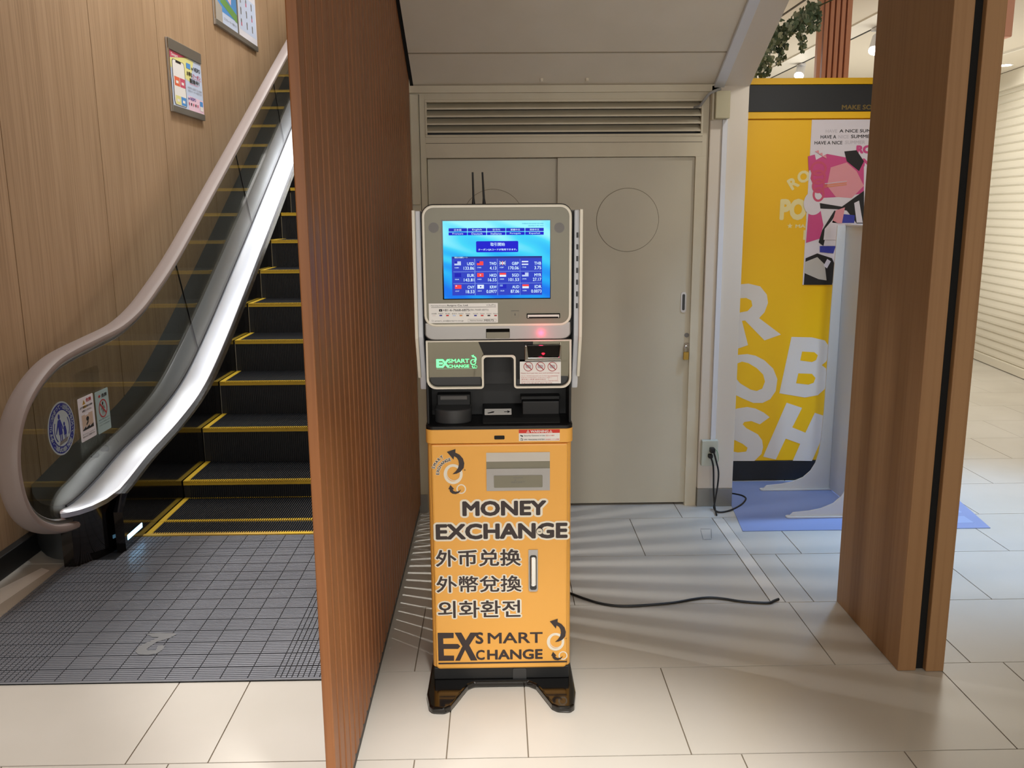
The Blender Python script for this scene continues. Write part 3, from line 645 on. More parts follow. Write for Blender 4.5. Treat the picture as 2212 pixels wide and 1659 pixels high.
s.text(KP, 'GPS TRACKING SYSTEM', *kbox(*Z2(1306,1590), *Z2(1535,1607)), n+.0012, 'ink', .01); s.text(KP, 'GPS追跡システム搭載', *kbox(*Z2(1545,1588), *Z2(1697,1605)), n+.0012, 'red_print')
s.poly(KP, [k(*Z2(1262,1548)),k(*Z2(1296,1556)),k(*Z2(1292,1570)),k(*Z2(1266,1560))], n+.0012, 'ink'); c = k(*Z2(1280,1598)); s.ring(KP, *c, .0045,.0045,.0008,n+.001,n+.0013,'ink',k=14); s.poly(KP, [k(*Z2(1272,1588)),k(*Z2(1276,1586)),k(*Z2(1292,1606)),k(*Z2(1287,1608))], n+.0014, 'ink')
s.build('warning_sticker', ki, fix=False)
# return tray
a = kbox(*Z3(738,372), *Z3(1404,780)); mb = MB()
o_ = a; hb = k(*Z3(738,548))[1]; ht = k(*Z3(738,474))[1]
mb.prism(KP, [(a[0],a[1]),(a[2],a[1]),(a[2],hb),(a[0],hb)], 0, .004, 'silver')
V = [KP.pt(a[0],a[3],.001), KP.pt(a[2],a[3],.001), KP.pt(a[2]-.002,ht,-.035), KP.pt(a[0]+.002,ht,-.035), KP.pt(a[2]-.002,hb,-.035), KP.pt(a[0]+.002,hb,-.035)]
mb.add(V, [(0,1,2,3)], 'silver_light')
mb.rect(KP, a[0], hb, a[2], ht+.002, .0012, 'olive_face'); mb.poly(KP, [(a[0],ht),(a[2],ht),(a[2],a[3]),(a[0],a[3])], .0014, 'silver_light'); mb.build('cash_return_tray', ki, fix=False)
mb = MB(); b = kbox(*Z3(816,612), *Z3(1326,744)); mb.prism(KP, rr(*b,.003), .004, .006, 'olive_face'); mb.rect(KP, *kbox(*Z3(1018,636), *Z3(1122,642)), .0064, 'gray_print')
mb.text(KP, 'RECEIPT', *kbox(*Z3(1000,675), *Z3(1142,694)), .0064, 'gray_print'); mb.poly(KP, [k(*Z3(1032,668)),k(*Z3(1048,668)),k(*Z3(1040,654))], .0064, 'gray_print'); mb.build('tray_flap', ki, fix=False)
# lettering on the door
s = MB(); n = .0006
for t, x0, y0, x1, y1, o_, h_ in (('M',480,885,655,1048,0,0),):
    pass
def zb(Zf, x0, y0, x1, y1): return kbox(*Zf(x0,y0), *Zf(x1,y1))
s.text(KP, 'MONEY', *zb(Z3,482,878,1368,1050), n, 'glyph', .045, .14); s.text(KP, 'EXCHANGE', *zb(Z3,202,1112,1592,1298), n+.0002, 'glyph', .045, .13)
s.text(KP, '外币兑换', *zb(Z3,203,1392,1098,1582), n, 'glyph', .022, .085)
s.text(KP, '外幣兌換', *zb(Z4,178,340,940,500), n+.0002, 'glyph', .02, .085); s.text(KP, '외화환전', *zb(Z4,192,562,932,728), n, 'glyph', .02, .085)
s.build('money_exchange_lettering', ki, fix=False)
def logo(s, P, f, sc, ox, oy, n, mdark, mring, spin_text=False):
    T = lambda x, y: f(ox+(900+x/4.878-978.9)*sc, oy+(900+y/4.878-1024)*sc)
    u = abs(T(488,600)[0]-T(0,600)[0])/100
    c = T(385,605); s.ring(P, *c, u*20.5, u*22.5, u*6, n, n+.0004, mring); 
    s.ring(P, c[0]+u*1.5, c[1]+u*1.8, u*16, u*17, u*1.5, n+.0005, n+.0007, mring, k=30)
    c = T(470,762); s.ring(P, *c, u*10.5, u*11, u*2.6, n, n+.0004, mring)
    A = [(318,370),(410,340),(408,378),(452,400),(488,440),(503,490),(496,540),(462,580),(420,600),(378,606),(412,575),(436,540),(446,500),(440,460),(422,432),(396,416),(388,452),(352,408)]
    s.poly(P, [T(*q) for q in A], n+.001, mdark)
    A = [(356,718),(396,762),(380,764),(388,780),(410,790),(440,785),(470,766),(448,800),(412,815),(376,810),(352,790),(346,764),(334,762)]
    s.poly(P, [T(*q) for q in A], n+.001, mdark)
s = MB(); logo(s, KP, k, 1, 978.9, 1024, .0006, 'glyph', 'glyph_white')
def arc_text(t, r, a0, a1, h):
    c = k(*Z3(385,605)); u = abs(k(978,1000)[0]-k(878,1000)[0])/100
    for i, ch in enumerate(t):
        a = math.radians(a0+(a1-a0)*i/(len(t)-1)); x, y = c[0]+r*u*math.cos(a), c[1]+r*u*math.sin(a)
        s.text_rot(KP, ch, x, y, h*u*1.05, a-math.pi/2, .0007, 'glyph_white', .12); s.text_rot(KP, ch, x, y, h*u, a-math.pi/2, .0013, 'glyph', .03)
arc_text('SMART', 45, 160, 122, 6.6); arc_text('EXCHANGE', 33.5, 178, 102, 6.6)
s.text_rot(KP, '®', *k(*Z3(507,562)), .006, 0, .0008, 'glyph'); s.build('round_arrow_logo', ki, fix=False)
s = MB(); n = .0008
s.poly(KP, [k(*Z4(*q)) for q in [(188,858),(332,858),(332,905),(238,908),(240,958),(372,958),(392,978),(372,1002),(243,1002),(245,1062),(336,1062),(336,1108),(196,1110)]], n, 'glyph')
s.poly(KP, [k(*Z4(*q)) for q in [(340,856),(400,856),(440,925),(482,856),(545,856),(472,970),(545,1105),(485,1106),(435,1010),(388,1108),(345,1108),(410,978)]], n, 'glyph')
s.text(KP, 'S', *zb(Z4,528,852,598,958), n+.0002, 'glyph', .03); s.text(KP, 'C', *zb(Z4,532,1010,610,1102), n+.0002, 'glyph', .03)
s.text(KP, 'MART', *zb(Z4,636,850,1130,955), n, 'glyph', .02); s.text(KP, 'HANGE', *zb(Z4,632,1002,1130,1100), n, 'glyph', .035)
s.poly(KP, [k(*Z4(*q)) for q in [(196,1126),(1348,1108),(1348,1122),(196,1140)]], n, 'glyph')
logo(s, KP, k, .92, 900+1245/4.149, 1160+938/4.149, n, 'glyph', 'glyph_white'); s.text_rot(KP, '®', *k(*Z4(1340,908)), .005, 0, n, 'glyph')
s.build('smart_exchange_logo', ki, fix=False)
# door handle and key lock
a = zb(Z4,1003,112,1086,486); mb = MB(); mb.prism(KP, rr(*a,.008,corners=(1,1,0,0)), 0, .004, 'silver'); mb.prism(KP, rr(*zb(Z4,1014,158,1076,470),.008), .004, .0046, 'dark_gray'); mb.build('handle_plate', ki, bevel=.001)
mb = MB(); mb.prism(KP, rr(*zb(Z4,1022,172,1070,432),.006), .0046, .011, 'chrome'); mb.build('door_handle', ki, bevel=.003)
c = k(*Z3(1294,1200)); mb = MB(); mb.cyl(KP.pt(*c,0), KP.pt(*c,.006), .0115,.0115,'glyph',24); mb.cyl(KP.pt(*c,.006), KP.pt(*c,.0085), .0098,.0098,'cream_rim',24); mb.rect(KP, c[0]-.004,c[1]-.001,c[0]+.004,c[1]+.001,.009,'ink'); mb.build('key_lock', ki)
# recess with cash devices
zr = k(1077,842)[1]; zt_ = ztop+.006
mb = MB(); mb.box(KX0+.002, KX1-.002, KY+.155, 3.04, zt_, zr+.02, 'black_soft'); mb.box(KX0+.0, KX0+.008, KY+.03, KY+.16, zt_, zr+.02, 'black_soft'); mb.box(KX1-.008, KX1, KY+.03, KY+.16, zt_, zr+.02, 'black_soft'); mb.build('recess_shell', ki, bevel=.003)
def kd(x, y, d): p = at(x, y, Y=KY+d); return (p.x, p.z)
d = .055; Q2 = XZ(KY+d); x0, z0 = kd(940,921,d); x1, z1 = kd(1018,890,d); zc = zt_
pts = []
xm = (x0+x1)/2; hw = (x1-x0)/2
for j in range(13):
    a = math.radians(200+140*j/12); pts.append((xm+hw*1.06*math.cos(a), KY+.075+.052*math.sin(a)))
hh = z1-z0+.012
mb = MB(); mb.prism(FL(0), pts+[(x1,KY+.12),(x0,KY+.12)], zc, zc+hh-.012, 'dark_gray'); mb.build('coin_cup', ki, bevel=.004, smooth=True)
mb = MB(); mb.box(x0+.004, x1-.004, KY+.11, KY+.156, zc, zc+hh+.022, 'black_soft'); mb.box(x0+.014, x1-.014, KY+.106, KY+.112, zc+hh+.004, zc+hh+.018, 'gray_print'); mb.build('coin_chute', ki, bevel=.003)
d = .05; x0, z0 = kd(1042,917,d); x1, _ = kd(1210,917,d)
mb = MB(); mb.prism(Pl((0,0,0),(0,1,0),(0,0,1),(1,0,0)), [(KY+.03,zc),(KY+.155,zc),(KY+.155,zc+.04),(KY+.05,zc+.014)], x0, x1, 'black_soft'); mb.build('note_ramp', ki, bevel=.003)
x0, z0 = kd(1128,905,.09); x1, z1 = kd(1208,880,.09)
mb = MB(); mb.box(x0, x1, KY+.075, KY+.156, zc+.016, zc+.062, 'black'); mb.box(x0-.004, x1+.004, KY+.11, KY+.157, zc+.058, zc+.072, 'black_soft'); mb.build('note_slot', ki, bevel=.003)
s = MB(); x0, z0 = kd(1047,905,.08); x1, _ = kd(1105,905,.08); RP = Pl((0,KY+.066,zc+.0205),(1,0,0),(0,.97,.24),(0,-.24,.97))
s.prism(RP, rr(x0,0,x1,.042,.002), .0, .001, 'paper'); s.poly(RP, [(x0+.008,.012),(x0+.026,.022),(x0+.032,.022),(x0+.030,.014),(x0+.012,.008)], .0014, 'ink'); s.poly(RP, [(x1-.024,.017),(x1-.012,.017),(x1-.014,.009),(x1-.004,.019),(x1-.014,.030),(x1-.012,.021),(x1-.024,.021)], .0014, 'ink'); s.build('arrow_label', ki, fix=False)
# head
hx0, hz0 = k(917,740); hx1, hz1 = k(1234,441); hx0 = k(910,460)[0]; hx1 = k(1236,460)[0]
hb_ = k(1077,737)[1]
MB().prism(KP, rr(hx0-.002,hb_-.005,hx1+.002,hz1+.003,.036), -.34, -.012, 'black_soft').build('head_shell', ki, bevel=.004)
MB().box(KX0+.004, KX1-.004, KY+.10, 3.04, zr, hb_+.01, 'black_soft').build('neck_shell', ki)
fx0, _ = k(914,700); fx1, _ = k(1231,700)
zl = k(1077,700)[1]
mb = MB(); mb.prism(KP, rr(hx0+.001,zl-.006,hx1-.001,hz1,.034), -.02, .006, 'cream_rim'); mb.build('screen_rim', ki, bevel=.003)
mb = MB(); mb.prism(KP, rr(hx0+.0085,zl+.001,hx1-.0085,hz1-.0075,.028), .004, .0068, 'olive_face'); mb.build('screen_bezel', ki, bevel=.0015)
n = .0070
sb = kbox(*Z1(390,565), *Z1(1503,1390)); mb = MB(); mb.prism(KP, [(sb[0]-.004,sb[1]-.003),(sb[2]+.002,sb[1]-.003),(sb[2]+.002,sb[3]+.003),(sb[0]-.004,sb[3]+.003)], n-.001, n, 'lens_black')
for x in (278, 1600):
    c = k(*Z1(x, 643)); mb.disc(KP, *c, .0155, .0155, n-.0001, 'gray_print', 28)
mb.build('display_frame', ki, fix=False)
s = MB(); s.rect(KP, *sb, n+.0004, 'scr_back'); n += .0008
s.text(KP, 'FOREIGN EXCHANGE MACHINE', *kbox(*Z1(1210,592), *Z1(1432,605)), n, 'scr_teal', .02); s.text(KP, '2023/02/17 FRI 18:22', *kbox(*Z1(1272,615), *Z1(1434,628)), n, 'scr_teal', .02)
r1 = ['日本語','English','한국어','繁體中文','简体中文']; r2 = ['Français','Deutsch','Italiano','Português','Español']
for i in range(5):
    x = 436+201.5*i
    s.prism(KP, rr(*kbox(*Z1(x,648-i*1), *Z1(x+194,684-i*1)),.001,2), n-.0003, n, 'scr_btn'); s.prism(KP, rr(*kbox(*Z1(x,691-i*1.5), *Z1(x+194,724-i*1.5)),.001,2), n-.0003, n, 'scr_btn2')
    w = 38 if i in (0,2) else 50
    s.text(KP, r1[i], *kbox(*Z1(x+97-w,656-i), *Z1(x+97+w,677-i)), n+.0004, 'scr_text', .0); w = 56; s.text(KP, r2[i], *kbox(*Z1(x+97-w,698-i*1.5), *Z1(x+97+w,718-i*1.5)), n+.0004, 'scr_text', .0)
s.prism(KP, rr(*kbox(*Z1(726,782), *Z1(1168,902)),.0035), n-.0003, n, 'scr_btn2')
s.text(KP, '取引開始', *kbox(*Z1(876,798), *Z1(1028,836)), n+.0004, 'scr_text', .01); s.text(KP, 'クーポンQRコードが使用できます。', *kbox(*Z1(748,860), *Z1(1154,886)), n+.0004, 'scr_text', .015)
s.rect(KP, *kbox(*Z1(476,940), *Z1(1418,1356)), n, 'scr_table'); s.rect(KP, *kbox(*Z1(476,940), *Z1(1418,968)), n+.0003, 'scr_head'); s.text(KP, '現在の両替レート', *kbox(*Z1(497,948), *Z1(635,965)), n+.0006, 'scr_text', .02)
for x in (713, 950, 1187): s.rect(KP, *kbox(*Z1(x-1,970), *Z1(x+1,1352)), n+.0003, 'scr_line')
for y in (1103, 1227): s.rect(KP, *kbox(*Z1(486,y-1), *Z1(1412,y+1)), n+.0003, 'scr_line')
cells = [('USD','133.86'),('TWD','4.13'),('GBP','170.06'),('THB','3.75'),('EUR','143.81'),('HKD','16.55'),('SGD','101.53'),('MYR','27.17'),('CNY','18.53'),('KRW','0.0977'),('AUD','87.06'),('IDR','0.0073')]
def flag(i, x, y):
    R_ = lambda a, b, c, d, m, e=0: s.rect(KP, *kbox(*Z1(x+a*68,y+b*42), *Z1(x+c*68,y+d*42)), n+.0006+e, m)
    def cr(m, w=.0025):
        q = [Z1(x,y),Z1(x+68,y+42)]; a, b = k(q[0][0],q[1][1]), k(q[1][0],q[0][1])
        for (u0,v0,u1,v1) in ((a[0],a[1],b[0],b[1]),(a[0],b[1],b[0],a[1])): s.poly(KP, [(u0,v0-w/3),(u0,v0+w/3),(u1,v1+w/3),(u1,v1-w/3)], n+.0009, m)
    if i in (0,7):
        R_(0,0,1,1,'scr_white')
        for j in range(4): R_(0,.14+.25*j,1,.25+.25*j,'scr_line',.0002)
        R_(0,0,.45,.55,'scr_navy',.0004)
    elif i == 1: R_(0,0,1,1,'scr_red'); R_(0,0,.42,.45,'scr_navy',.0002)
    elif i == 2: R_(0,0,1,1,'scr_head'); cr('scr_white'); R_(.42,0,.58,1,'scr_white',.0005); R_(0,.38,1,.62,'scr_white',.0005); R_(.46,0,.54,1,'scr_red',.0007)
    elif i == 3: R_(0,0,1,1,'scr_white'); R_(0,.33,1,.67,'scr_navy',.0002)
    elif i == 4: R_(0,0,1,1,'scr_navy')
    elif i in (5,8): R_(0,0,1,1,'scr_red'); c = k(*Z1(x+(34 if i == 5 else 14),y+(21 if i == 5 else 12))); s.disc(KP, *c, .002, .002, n+.0009, 'scr_white', 10)
    elif i in (6,11): R_(0,0,1,1,'scr_white'); R_(0,0,1,.5,'scr_red',.0002)
    elif i == 9: R_(0,0,1,1,'scr_white'); c = k(*Z1(x+34,y+21)); s.disc(KP, *c, .0022, .0022, n+.0009, 'scr_navy', 12)
    else: R_(0,0,1,1,'scr_btn'); R_(0,0,.45,.5,'scr_line',.0002)
for i, (cur, val) in enumerate(cells):
    cI, rI = i%4, i//4; x = 497+236*cI+3*rI; y = 998+rI*123-cI*2; rx = 703+235*cI+2*rI
    flag(i, x, y); s.text(KP, '1'+cur, *kbox(*Z1(x+4,y+60), *Z1(x+46,y+72)), n+.0006, 'scr_text', .01)
    s.text(KP, cur, *kbox(*Z1(rx-72,y+8), *Z1(rx,y+40)), n+.0006, 'scr_text', .012); w = len(val)*19-6
    s.text(KP, val, *kbox(*Z1(rx-w,y+54), *Z1(rx,y+88)), n+.0006, 'scr_text', .01)
s.build('touch_screen', ki, fix=False)
# notice label under the screen
s = MB(); n = .0070; a = kbox(*Z2(246,72), *Z2(1012,298)); s.prism(KP, rr(*a,.001,2), n, n+.0006, 'paper'); n += .001
s.text(KP, 'Operating Company', *kbox(*Z2(264,96), *Z2(436,112)), n, 'gray_print', .01); s.text(KP, 'Actpro Co, Ltd.', *kbox(*Z2(443,88), *Z2(684,116)), n, 'ink', .015); s.text(KP, 'ActPro', *kbox(*Z2(908,84), *Z2(990,104)), n, 'gray_print')
s.poly(KP, [k(*Z2(882,84)),k(*Z2(892,104)),k(*Z2(908,82)),k(*Z2(892,96))], n, 'gray_print'); s.rect(KP, *kbox(*Z2(268,118), *Z2(992,120)), n, 'gray_print')
s.text(KP, '+81-6-7668-6875', *kbox(*Z2(398,138), *Z2(696,166)), n, 'glyph', .012); s.text(KP, '(06-7668-6875)', *kbox(*Z2(702,138), *Z2(908,164)), n, 'gray_print'); s.prism(KP, rr(*kbox(*Z2(356,142), *Z2(392,168)),.001,2), n-.0005, n, 'ink'); s.disc(KP, *k(*Z2(374,157)), .0011,.0011,n+.0004,'paper',10)
cols = ['paper','ultramarine','red_print','pale_blue','amber','ink','ultramarine','red_print','ink','sign_red']
for i in range(10):
    x = 275+75*i - (0 if i < 6 else -12); s.text(KP, ('日本語','English','中文','한국어','Español','Viet','Русский','Türkçe','Français','Filipino')[i], *kbox(*Z2(x,186), *Z2(x+54,198)), n, 'gray_print', .02)
    s.rect(KP, *kbox(*Z2(x+10,204), *Z2(x+42,220)), n, 'poster_gray'); s.rect(KP, *kbox(*Z2(x+12,205), *Z2(x+40,219)), n+.0003, cols[i])
s.disc(KP, *k(*Z2(301,212)), .0008,.0008,n+.0006,'red_print',8)
s.text(KP, 'smart_ex@actpro.co.jp', *kbox(*Z2(308,262), *Z2(630,284)), n, 'glyph'); s.ring(KP, *k(*Z2(286,272)), .0034,.0022,.0006,n,n+.0002,'gray_print',k=12)
b = kbox(*Z2(680,250), *Z2(996,284)); t_ = .0004
for q in ((b[0],b[1],b[2],b[1]+t_),(b[0],b[3]-t_,b[2],b[3]),(b[0],b[1],b[0]+t_,b[3]),(b[2]-t_,b[1],b[2],b[3])): s.rect(KP, *q, n, 'ink')
s.text(KP, 'Machine Number', *kbox(*Z2(702,260), *Z2(846,274)), n, 'ink'); s.text(KP, 'M0575', *kbox(*Z2(862,254), *Z2(968,278)), n, 'ink', .01); s.build('contact_label', ki, fix=False)
# card / passport icon and slot
s = MB(); n = .0072; s.rect(KP, *kbox(*Z2(1162,157), *Z2(1250,162)), n, 'dark_gray'); a = kbox(*Z2(1165,162), *Z2(1247,232)); 
for q in ((a[0],a[1],a[2],a[1]+.0005),(a[0],a[1],a[0]+.0005,a[3]),(a[2]-.0005,a[1],a[2],a[3])): s.rect(KP, *q, n, 'gray_print')
s.rect(KP, *kbox(*Z2(1204,185), *Z2(1208,206)), n, 'ink'); s.poly(KP, [k(*Z2(1198,203)),k(*Z2(1214,203)),k(*Z2(1206,212))], n, 'ink'); s.build('card_icon', ki, fix=False)
mb = MB(); mb.prism(KP, rr(*kbox(*Z2(1336,187), *Z2(1708,244)),.0008,2), .0068, .0085, 'lens_black'); mb.rect(KP, *kbox(*Z2(1346,200), *Z2(1698,238)), .0088, 'silver_light'); mb.rect(KP, *kbox(*Z2(1358,224), *Z2(1688,244)), .0092, 'void'); mb.build('card_slot', ki, fix=False)
# silver band, camera window, red glow lamp
bz1 = k(1077,705)[1]; bz0 = k(1077,734)[1]
sec = []
bx0, bx1 = k(919,720)[0], k(1232,720)[0]
pts = []; r = .03
for j in range(7):
    a = math.radians(180+90*j/6); pts.append((bx0+r+r*math.cos(a), bz0+.012+r*.6+r*.6*math.sin(a)-.012+.002))
for j in range(7):
    a = math.radians(270+90*j/6); pts.append((bx1-r+r*math.cos(a), bz0+r*.6+r*.6*math.sin(a)+.002))
pts += [(bx1,bz1+.012),(bx0,bz1+.012)]
MB().prism(KP, pts, -.01, .0035, 'silver').build('silver_band', ki, bevel=.003)
mb = MB(); a = kbox(*Z2(882,360), *Z2(1146,468)); zm = k(*Z2(882,400))[1]; mb.prism(KP, rr(*a,.002,3), .0035, .0048, 'lens_black'); mb.prism(KP, [(a[0]+.001,a[1]),(a[2]-.001,a[1]),(a[2]-.001,zm),(a[0]+.001,zm)], .0048, .009, 'olive_face'); mb.build('scanner_window', ki, bevel=.0006)
c = k(*Z2(1513,408)); mb = MB(); mb.prism(KP, rr(c[0]-.008,c[1]-.012,c[0]+.008,c[1]+.012,.006), .0035, .004, 'red_lit'); 
# lower bezel: outlined panel with notch
def lower(off):
    L_, R_, T_, Bm = k(921,780)[0]+off, k(1234,780)[0]-off, k(1077,735)[1]-off*.6, k(1077,839)[1]+off
    nl, nr, nt = k(1045,800)[0]-off, k(1110,800)[0]+off, k(1077,771)[1]+off
    r1 = .03-off*.5; r2 = max(.004, .010-off); r3 = .011
    def arc(cx, cz, r, a0, a1, k_=6): return [(cx+r*math.cos(math.radians(a0+(a1-a0)*j/k_)), cz+r*math.sin(math.radians(a0+(a1-a0)*j/k_))) for j in range(k_+1)]
    p = [(L_,T_)] + arc(L_+r1,Bm+r1,r1,180,270) + arc(nl-r2,Bm+r2,r2,270,360) + arc(nl+r3,nt-r3,r3,180,90) + arc(nr-r3,nt-r3,r3,90,0) + arc(nr+r2,Bm+r2,r2,180,270) + arc(R_-r1,Bm+r1,r1,270,360) + [(R_,T_)]
    return p
LP = Pl((0,KY,0),(1,0,0),(0,0,1),(0,-1,0))
mb = MB(); o_ = lower(0); i_ = lower(.006); kk = len(o_)
A = [KP.pt(u,v,nn_) for nn_ in (-.012,.004) for pp in (o_, i_) for u,v in pp]
F = []
for i in range(kk):
    j = (i+1)%kk; F += [(i,kk+i,kk+j,j),(2*kk+i,2*kk+j,3*kk+j,3*kk+i),(i,j,2*kk+j,2*kk+i),(kk+i,3*kk+i,3*kk+j,kk+j)]
mb.add(A, F, 'cream_rim').build('lower_rim', ki)
mb = MB(); mb.prism(KP, lower(.001), -.05, -.013, 'dark_gray'); mb.build('lower_housing', ki, bevel=.012)
zT, zB = k(1077,737)[1], k(1077,839)[1]
MP = Pl((0,KY+.010,zT),(1,0,0),Vector((0,-.10,.995)),(0,-.995,-.10))   # mirror leans in at its foot
mb = MB(); ins = lower(.0055)
# two mirror wings
conv = lambda q: (q[0], (q[1]-zT))
lf = [(q[0],q[1]) for q in ins if q[0] < .0]; rt = [(q[0],q[1]) for q in ins if q[0] >= .0]
nl, nr = k(1045,800)[0]-.0055, k(1110,800)[0]+.0055
mt = Pl((0,KY+.004,zT),(1,0,0),(0,.16,.987),(0,-.987,.16))
TILT = Pl((0,KY-.002,zT),(1,0,0),(0,-.13,.9915),(0,-.9915,-.13))
mb.poly(TILT, [(q[0],(q[1]-zT)) for q in ins], 0, 'mirror')
mb.build('mirror_panel', ki, fix=False)
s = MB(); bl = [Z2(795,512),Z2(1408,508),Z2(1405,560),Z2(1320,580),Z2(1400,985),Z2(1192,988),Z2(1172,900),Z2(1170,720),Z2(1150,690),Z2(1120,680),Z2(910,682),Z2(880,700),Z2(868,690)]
s.poly(TILT, [(k(*q)[0], k(*q)[1]-zT) for q in bl], .0012, 'lens_black'); s.build('dark_reflection', ki, fix=False)  # black shape standing in for a dark reflection in the mirror
# lit logo
s = MB(); n = .0016; kt = lambda x, y: (k(x,y)[0], k(x,y)[1]-zT)
tb = lambda x0,y0,x1,y1: (*kt(*Z2(x0,y1)), *kt(*Z2(x1,y0)))
s.text(TILT, 'E', *tb(322,706,400,808), n, 'green_lit', .05); s.text(TILT, 'X', *tb(378,706,468,808), n+.0002, 'green_lit', .05)
s.text(TILT, 'SMART', *tb(455,702,692,752), n+.0004, 'green_lit', .03); s.text(TILT, 'CHANGE', *tb(455,768,692,808), n+.0004, 'green_lit', .04); s.rect(TILT, *tb(326,816,778,822), n, 'green_lit')
logo(s, TILT, kt, .31, 1022.0, 783.2, n, 'green_lit', 'green_lit'); s.build('lit_logo', ki, fix=False)
# card reader mouth
mb = MB(); a = kbox(*Z2(1312,540), *Z2(1720,712)); b = kbox(*Z2(1352,540), *Z2(1692,676))
mb.prism(KP, [(a[0],a[1]),(a[2],a[1]),(a[2],a[3]),(b[2]+.004,a[3]),(b[2],b[1]),(b[0],b[1]),(b[0]-.004,a[3]),(a[0],a[3])], .0, .02, 'chrome'); mb.build('reader_surround', ki, bevel=.002)
mb = MB(); mb.box(b[0]-.004,b[2]+.004,KY-.008,KY+.0,b[1],b[3],'black_gloss'); mb.build('card_reader', ki, bevel=.002)
mb = MB(); c = k(*Z2(1520,640)); mb.poly(KP, [(c[0]-.0055,c[1]+.001),(c[0]-.003,c[1]+.0035),(c[0]+.003,c[1]+.0035),(c[0]+.0055,c[1]+.001),(c[0]+.002,c[1]-.003),(c[0]-.002,c[1]-.003)], .0088, 'red_lit'); c = k(*Z2(1513,345)); mb.build('reader_lamp', ki, fix=False)
# prohibition notice
s = MB(); n = .006; a = kbox(*Z2(1260,724), *Z2(1718,976)); s.prism(KP, rr(*a,.001,2), n-.001, n, 'paper'); n += .0004
for i, x in enumerate((1354,1489,1623)):
    c = k(*Z2(x,784)); s.ring(KP, *c, .0148,.0148,.0018,n,n+.0003,'sign_red',k=32); s.prism(KP, rr(c[0]-.009,c[1]-.005,c[0]+.009,c[1]+.006,.002), n-.0003,n,'poster_gray'); s.ring(KP, c[0]+.0, c[1], .006,.004,.0008,n+.0001,n+.0003,'gray_print',k=14)
    s.poly(KP, [(c[0]-.0105,c[1]+.0087),(c[0]-.0087,c[1]+.0105),(c[0]+.0105,c[1]-.0087),(c[0]+.0087,c[1]-.0105)], n+.0006, 'sign_red')
s.text(KP, "Please don't put wet, torn and wrinkled money", *kbox(*Z2(1272,848), *Z2(1704,866)), n, 'sign_red', .01)
for i, t in enumerate(('Up to 100,000 Japanese yen is limit per transaction','お札はしわをのばしてお入れください','请勿投入潮湿 破损的纸币','Please insert your foreign currency one at a time','투입구에 한 장씩 넣어 주세요')): s.text(KP, t, *kbox(*Z2(1274,880+20*i), *Z2(1690-70*(i%3),894+20*i)), n, 'pink_print', .005)
b = kbox(*Z2(1580,890), *Z2(1682,938))
for q in ((b[0],b[1],b[2],b[1]+.0005),(b[0],b[3]-.0005,b[2],b[3]),(b[0],b[1],b[0]+.0005,b[3]),(b[2]-.0005,b[1],b[2],b[3])): s.rect(KP, *q, n+.0004, 'pink_print')
s.build('prohibition_label', ki, fix=False)
# side shields
for sgn, xe in ((-1, KX0-.004), (1, KX1+.006)):
    q = [(KY+.03,k(0,462)[1]),(KY+.28,k(0,462)[1]),(KY+.28,1.0),(KY+.10,1.0),(KY+.03,k(0,740)[1])]
    a, b = sorted((xe, xe+sgn*.020)); MB().prism(WL(0), q, a, b, 'white_plastic').build('side_shield', ki, bevel=.004)
    a, b = sorted((xe+sgn*.014, xe+sgn*.024)); MB().prism(WL(0), [(KY+.0,k(0,462)[1]+.002),(KY+.03,k(0,462)[1]+.002),(KY+.03,k(0,740)[1]),(KY+.10,k(0,835)[1]),(KY+.07,k(0,835)[1]),(KY+.0,k(0,740)[1])], a, b, 'cream_rim').build('shield_edge', ki, bevel=.002)
xe = KX1+.0155
for i in range(7): z = k(0,515+i*26)[1]; MB().prism(XZ(KY+.0295), rr(xe-.003, z-.012, xe+.003, z+.004, .0008, 2), 0, .0006, 'dark_gray').build('side_character', ki)
# antennas
for x in (1021, 1042):
    a = at(x+ (2 if x < 1030 else 4), 443, Y=2.92); b = at(x, 372, Y=2.92); m_ = a+(b-a)*.22
    mb = MB(); mb.cyl(a, m_, .0062, .0036, 'black', 12); mb.cyl(m_, b, .0036, .003, 'black', 12); mb.build('antenna', ki, smooth=True)
# power cord on the floor
zf = .006
cord = [(1236,1281),(1262,1293),(1300,1304),(1345,1309.5),(1400,1307),(1455,1302),(1500,1294),(1530,1291),(1560,1293),(1600,1299),(1640,1302),(1662,1302),(1672,1298),(1682,1294)]
cp = [at(x,y,Z=zf) for x,y in cord]; cp = [Vector((.20,3.45,zf)), Vector((.25,3.44,zf))] + cp[1:]
tag(MB().tube(smooth_path(cp,6), .0052, 'black').build('floor_power_cord', smooth=True), 'black power cord curving across the tiles from the machine', 'cord')
